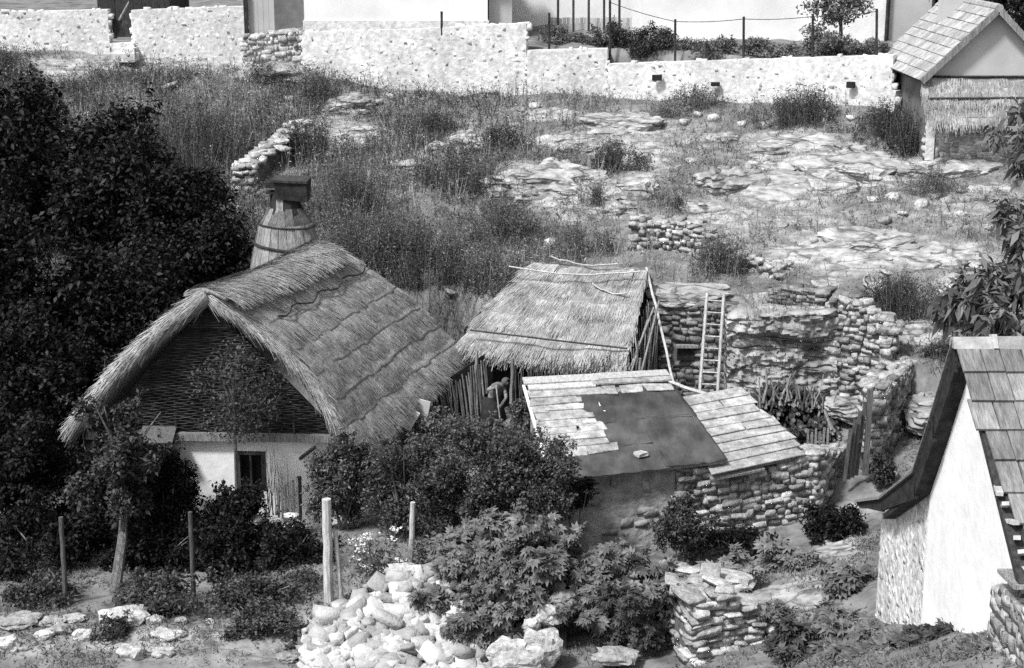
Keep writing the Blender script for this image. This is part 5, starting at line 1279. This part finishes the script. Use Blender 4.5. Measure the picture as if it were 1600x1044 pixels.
# ------------------------------------------------------------------ person bent over a hoe in the yard
YP = 37.55
def pp(u, v, dy=0): return P(u, v, YP+dy)
pe = empty('person', 'person in dark skirt and headscarf bending over a hoe before the shed', 'person', onground(pp(772,666).x, YP)); inv = Matrix.Translation(pe.location).inverted()
def skin(name, nodes, edges, m, parent, sub=2, root=0):
    me = bpy.data.meshes.new(name); me.from_pydata([n[0] for n in nodes], edges, []); o = link(name, me, parent, M[m]); o.matrix_parent_inverse = inv
    md = o.modifiers.new('skin', 'SKIN'); md.use_smooth_shade = True
    for v, n in zip(me.skin_vertices[0].data, nodes): v.radius = (n[1], n[1]*(n[2] if len(n) > 2 else 1)); v.use_root = False
    me.skin_vertices[0].data[root].use_root = True
    o.modifiers.new('sub', 'SUBSURF').render_levels = sub; return o
gzp = pe.location.z
N = [(pp(770,622),.15),(pp(774,612,-.05),.14),(pp(780,605,-.12),.14),(pp(786,601,-.16),.055),(pp(788.5,599,-.18),.07),(pp(791,597,-.2),.088),
     (pp(767,626),.10),(pp(767,643),.07),(pp(767,660),.045),(pp(770,664,-.1),.035),(pp(775,626),.10),(pp(777,645,-.05),.07),(pp(779,662,-.05),.045),(pp(782,666,-.14),.035),
     (pp(775,601,-.26),.06),(pp(761.5,610,-.34),.045),(pp(771,606.5,-.4),.032),(pp(774,605.5,-.41),.034),
     (pp(788,607,-.08),.06),(pp(791,621,-.22),.045),(pp(784,632,-.3),.032),(pp(781.5,635,-.31),.034),(pp(793,599.5,-.29),.02)]
E = [(0,1),(1,2),(2,3),(3,4),(4,5),(0,6),(6,7),(7,8),(8,9),(0,10),(10,11),(11,12),(12,13),(2,14),(14,15),(15,16),(16,17),(2,18),(18,19),(19,20),(20,21),(5,22)]
for hand, hoe, sgn in ((17, pp(776.2,605,-.44), 1), (21, pp(779.6,636.5,-.34), -1)):
    b = N[hand][0]
    for k in range(5):
        off = Vector((0, 0, .03-.016*k)); ln = (.045,.06,.065,.06,.048)[k]
        base = b + off*.8; kn = base + Vector((sgn*ln*.8, -.03 if k else .03, 0)); tipp = kn + Vector((sgn*ln*.35, .035 if k else -.03, -.004))
        i = len(N); N += [(base,.010),(kn,.009),(tipp,.007)]; E += [(hand,i),(i,i+1),(i+1,i+2)]
skin('body', N, E, 'skin', pe)
skin('blouse', [(pp(770.5,621),.165),(pp(774,611,-.05),.165),(pp(780,604.5,-.12),.16),(pp(785,602,-.15),.08),(pp(775,601,-.26),.078),(pp(767,606.5,-.31),.065),(pp(788,607,-.08),.08),(pp(790,615,-.16),.062)], [(0,1),(1,2),(2,3),(2,4),(4,5),(2,6),(6,7)], 'blouse', pe)
q = MB(); rg = [(618,768.5,.20,.2),(626,769,.26,.23),(640,770,.29,.26),(655,771,.33,.3),(656,771,.31,.28)]; sg = 20; vs = []; fs = []
for (v,u,rx,ry) in rg:
    for j in range(sg):
        t = 6.2832*j/sg; c = pp(u,v); wv = 1+.07*math.sin(5*t)*(v-615)/40; vs.append(c+Vector((math.cos(t)*rx*wv, math.sin(t)*ry*wv, 0)))
for i in range(len(rg)-1):
    for j in range(sg): fs.append((i*sg+j, i*sg+(j+1)%sg, (i+1)*sg+(j+1)%sg, (i+1)*sg+j))
q.add(vs, fs); o = q.build('skirt', M['skirt'], pe, True)
bm = bmesh.new(); bmesh.ops.create_uvsphere(bm, u_segments=16, v_segments=12, radius=.112); hd = pp(790.3,597,-.2)
bmesh.ops.delete(bm, geom=[f for f in bm.faces if f.calc_center_median().x*.6 - f.calc_center_median().y*.7 - f.calc_center_median().z*.2 > .06], context='FACES')
for v in bm.verts: v.co = Vector((v.co.x, v.co.y, v.co.z*1.08)) + hd
me = bpy.data.meshes.new('headscarf'); bm.to_mesh(me); bm.free(); o = link('headscarf', me, pe, M['scarf']); o.matrix_parent_inverse = inv
for f in me.polygons: f.use_smooth = True
for du in (-1.2, 1.4):
    c = pp(792.2+du, 596.3, -.3+(.04 if du > 0 else 0)); MB().box(c, (.014,.014,.01)).build('eye', M['soot_and_shade'], pe)
hoe = empty('hoe', 'long handled hoe held upright by the bent person', 'hoe', pp(783,672,-.36))
MB().tube([pp(775.2,602,-.45), pp(783,671,-.34)], .018, 6).build('handle', M['palewood'], hoe)
MB().box(pp(784,672,-.38), (.16,.05,.12), Matrix.Rotation(.6,3,'X')).build('blade', M['iron'], hoe)
# ------------------------------------------------------------------ rubble heap
RH = empty('rubble_heap', 'heap of pale rubble stones at the bottom centre beside the vine', 'rubble heap', onground(P(620,1000,27.5).x, 27.8))
ms = []
rng = random.Random(9)
top_u = [480,520,560,600,640,700,760,850,900]; top_v = [975,950,925,895,885,890,905,960,980]
for i in range(460):
    u = rng.uniform(478, 760); vt = float(np.interp(u, top_u, top_v)); v = vt + (1075-vt)*rng.random()**.9
    Y = 29.0 - 2.6*(v-880)/190 + rng.uniform(-.1,.1); p = P(u, v, Y); px = mpp(u, v, Y); s = rng.uniform(14,40)*px*(1.25 if rng.random() < .12 else .85)
    R = Matrix.Rotation(rng.uniform(0,6),4,'Z') @ Matrix.Rotation(rng.uniform(-.6,.6),4,'X') @ Matrix.Rotation(rng.uniform(-.5,.5),4,'Y')
    ms.append(Matrix.Translation(p) @ R @ Matrix.Diagonal((s*rng.uniform(.9,1.5), s*rng.uniform(.8,1.1), s*rng.uniform(.45,.8), 1)))
place_stones(RH, ms, M['rubble'], 298)
V = []; 
for j in range(12):
    for i in range(20):
        u = 465 + 420*i/19; vt = float(np.interp(u, top_u, top_v))+8; v = vt + (1085-vt)*j/11; V.append(P(u, v, 29.22 - 2.6*(v-880)/190))
q = MB().add(V, [(j*20+i, j*20+i+1, (j+1)*20+i+1, (j+1)*20+i) for j in range(11) for i in range(19)]); q.build('heap_core', M['core'], RH)
FS = 'large stones lying in the foreground'
for (u,v,wp_,hp_,Y,lb) in ((845,1015,66,60,26.6,'large angular pale boulder in front of the vine'),(795,1020,60,44,26.5,'pale boulder left of the large angular one'),(815,1035,80,36,26.2,'broad pale stone at the bottom edge under the vine'),(855,962,40,30,27.2,'rounded stone half under the vine leaves'),(832,978,30,26,27.1,'small pale stone between vine and boulder'),(880,935,40,22,27.6,'grey stone peeping out of the vine mound'),
   (630,890,42,14,28.75,'flat slab on top of the rubble heap'),(690,893,26,26,28.7,'white upright stone at the top of the rubble heap'),(545,955,34,30,28.2,'grey pointed slab at the left foot of the rubble heap'),(960,1025,70,16,26.4,'flat pale stone right of the large boulder'),
   (1040,885,26,18,30.0,'round pale stone at the foot of the mud wall, left one'),(1062,890,30,20,29.9,'round pale stone at the foot of the mud wall, right one')):
    big_stone(lb, u, v, wp_, hp_, Y, group=FS)
for (u,v,wp_,hp_,lb) in ((195,962,76,30,'big flat pale boulder in the left foreground'),(30,972,70,16,'long flat stone at the far left of the stone row'),(78,972,44,12,'flat stone next to the long one in the row'),(118,968,36,10,'thin flat stone in the middle of the row'),(95,985,32,16,'tilted stone in the left stone row'),(130,992,30,18,'small upright stone under the row'),(15,1005,34,26,'rounded stone in the lower left corner'),(70,992,30,12,'small stone under the tilted one'),
   (243,970,28,12,'small flat stone right of the big boulder'),(283,969,18,12,'small white stone near the low weeds'),(328,970,14,10,'tiny white stone left of the low weeds'),(205,1020,40,22,'pale stone low in the left foreground'),(255,1018,36,14,'flat pale stone beside the low one'),(262,992,50,14,'half buried pale stone in the middle foreground'),(500,978,46,22,'pale flat stone left of the rubble heap'),(450,1026,30,16,'small stone at the bottom left of the heap'),(36,1012,22,8,'little flat stone beside the rounded corner stone')):
    big_stone(lb, u, v, wp_, hp_, group=FS)
# front wall end of flat stones
fw = sw('pale broken wall end of flat stones at the bottom, right of centre', [wallpt(1080,1100,940,26.2), wallpt(1128,1095,925,26.4), wallpt(1180,1090,958,26.6), wallpt(1236,1085,1000,26.9)], thick=1.1, sl=.42, sh=.11, m=M['palestone'], core=M['core'], proud=.1, jit=1)
rock('wall_top_stone', 'long flat pale stone on the far end of the front wall', P(1130,905,27.6), (.55,.4,.12), 91, 'palestone', sub=3, cat='stone')
# ------------------------------------------------------------------ grass and weeds of the slope (uncountable)
def grow(name, label, cat, n, xr, yr, hmin, hmax, wid, m, seed, keep, leafy=0, lean=.35):
    rng = np.random.RandomState(seed); X = rng.uniform(*xr, n*3); Y = rng.uniform(*yr, n*3)
    kp = keep(X, Y, rng); X, Y = X[kp][:n], Y[kp][:n]; Z = gz_at(X, Y); n = len(X)
    h = hmin + (hmax-hmin)*rng.rand(n)**1.6; th = rng.rand(n)*6.28; B = np.c_[X, Y, Z-.02]
    d = np.c_[rng.normal(0,lean,n), rng.normal(0,lean,n), np.ones(n)]*h[:,None]; e = np.c_[np.cos(th), np.sin(th), 0*th]*wid*(.6+.8*rng.rand(n))[:,None]
    mid = B + d*.55; tip = B + d + np.c_[d[:,0]*.35, d[:,1]*.35, -.12*h]
    V = np.stack([B-e, B+e, tip+e*.25, tip-e*.25], 1).reshape(-1,3); Fq = quads(n)
    if leafy:
        t = rng.rand(n, leafy); L = (B[:,None]+d[:,None]*t[...,None]).reshape(-1,3) + rng.normal(0,.03,(n*leafy,3)); VL = leafquads(L, .085, rng, .2, .35)
        Fq = np.concatenate([Fq, quads(n*leafy)+len(V)]); V = np.concatenate([V, VL])
    o = link(name, npmesh(name, V, Fq), None, M[m]); tag(o, label, cat, kind='stuff')
def hillmask(thr, sc, seed, ymin=0, inv=False, bmax=.35, rag=.25, tall=True):
    def k(X, Y, rng):
        f = fbm(X, Y, sc, seed); f = 1-f if inv else f
        ok = (f + rng.normal(0,.05,len(X)) > thr) & (bare(X, Y) < bmax + rag*rng.rand(len(X))) & (Y > np.interp(X, CUTX, CUTY)+.3) & (Y < np.interp(X, WX, WYY)-.1)
        ok &= ~((X > P(1446,250,49.5).x) & (Y > 49.3))
        D = Y*CP+(CAM_H-3)*SP; ok &= np.abs(X/D) < .46
        u = 800+X/D*FPX; wl = np.interp(u, [0,700,950,1100,1600], [1,1,.75,.35,.3]); wl = np.where(Y > np.interp(X, WX, WYY)-2.2, np.maximum(wl,.7), wl)
        if tall: ok &= rng.rand(len(X)) < wl
        return ok
    return k
grow('slope_grass', 'short dry grass covering the rocky slope', 'grass', 130000, (-24,21), (36,60), .04, .17, .012, 'grass', 1, hillmask(.36, .5, 40, tall=False, bmax=.5, rag=.5))
grow('slope_weeds', 'taller dark weeds scattered through the slope grass', 'weeds', 22000, (-24,21), (36,60), .2, .6, .012, 'weed', 2, hillmask(.47, .33, 41), 4)
grow('tall_weeds', 'tall pale feathery weed stalks on the slope', 'weeds', 8500, (-24,21), (38,60), .5, 1.1, .014, 'grass', 3, hillmask(.56, .4, 42), 5, .12)
def bankmask(X, Y, rng):
    D = Y*CP+(CAM_H-4)*SP; u = 800+X/D*FPX
    return hillmask(.42, .3, 47, tall=False)(X, Y, rng) & (rng.rand(len(X)) < np.interp(u, [0,420,560,780,860], [1,1,.8,.5,0]))
grow('bank_scrub', 'dark scrubby growth on the upper left bank and behind the cottage', 'scrub', 13000, (-22,2), (40,59.5), .35, .95, .012, 'leaf', 8, bankmask, 6, .25)
def frontmask(X, Y, rng):
    D = Y*CP+13.5*SP; u = 800+X/D*FPX
    ok = (fbm(X, Y, .9, 44)+rng.normal(0,.06,len(X)) > .47) & (bare(X, Y) < .9) & (Y < np.interp(X, CUTX, CUTY)-.4) & (np.abs(X/D) < .46)
    ok &= ~((X > 6.35) & (Y < 27)) & ~((X < -3.2) & (Y > 34.4)) & ~((X > 1) & (X < 8.5) & (Y > 32.4) & (Y < 37))
    return ok
grow('yard_grass', 'short weeds and grass on the yard, path edges and foreground', 'grass', 60000, (-16,16), (17,41), .04, .2, .011, 'weed', 4, frontmask, 1)
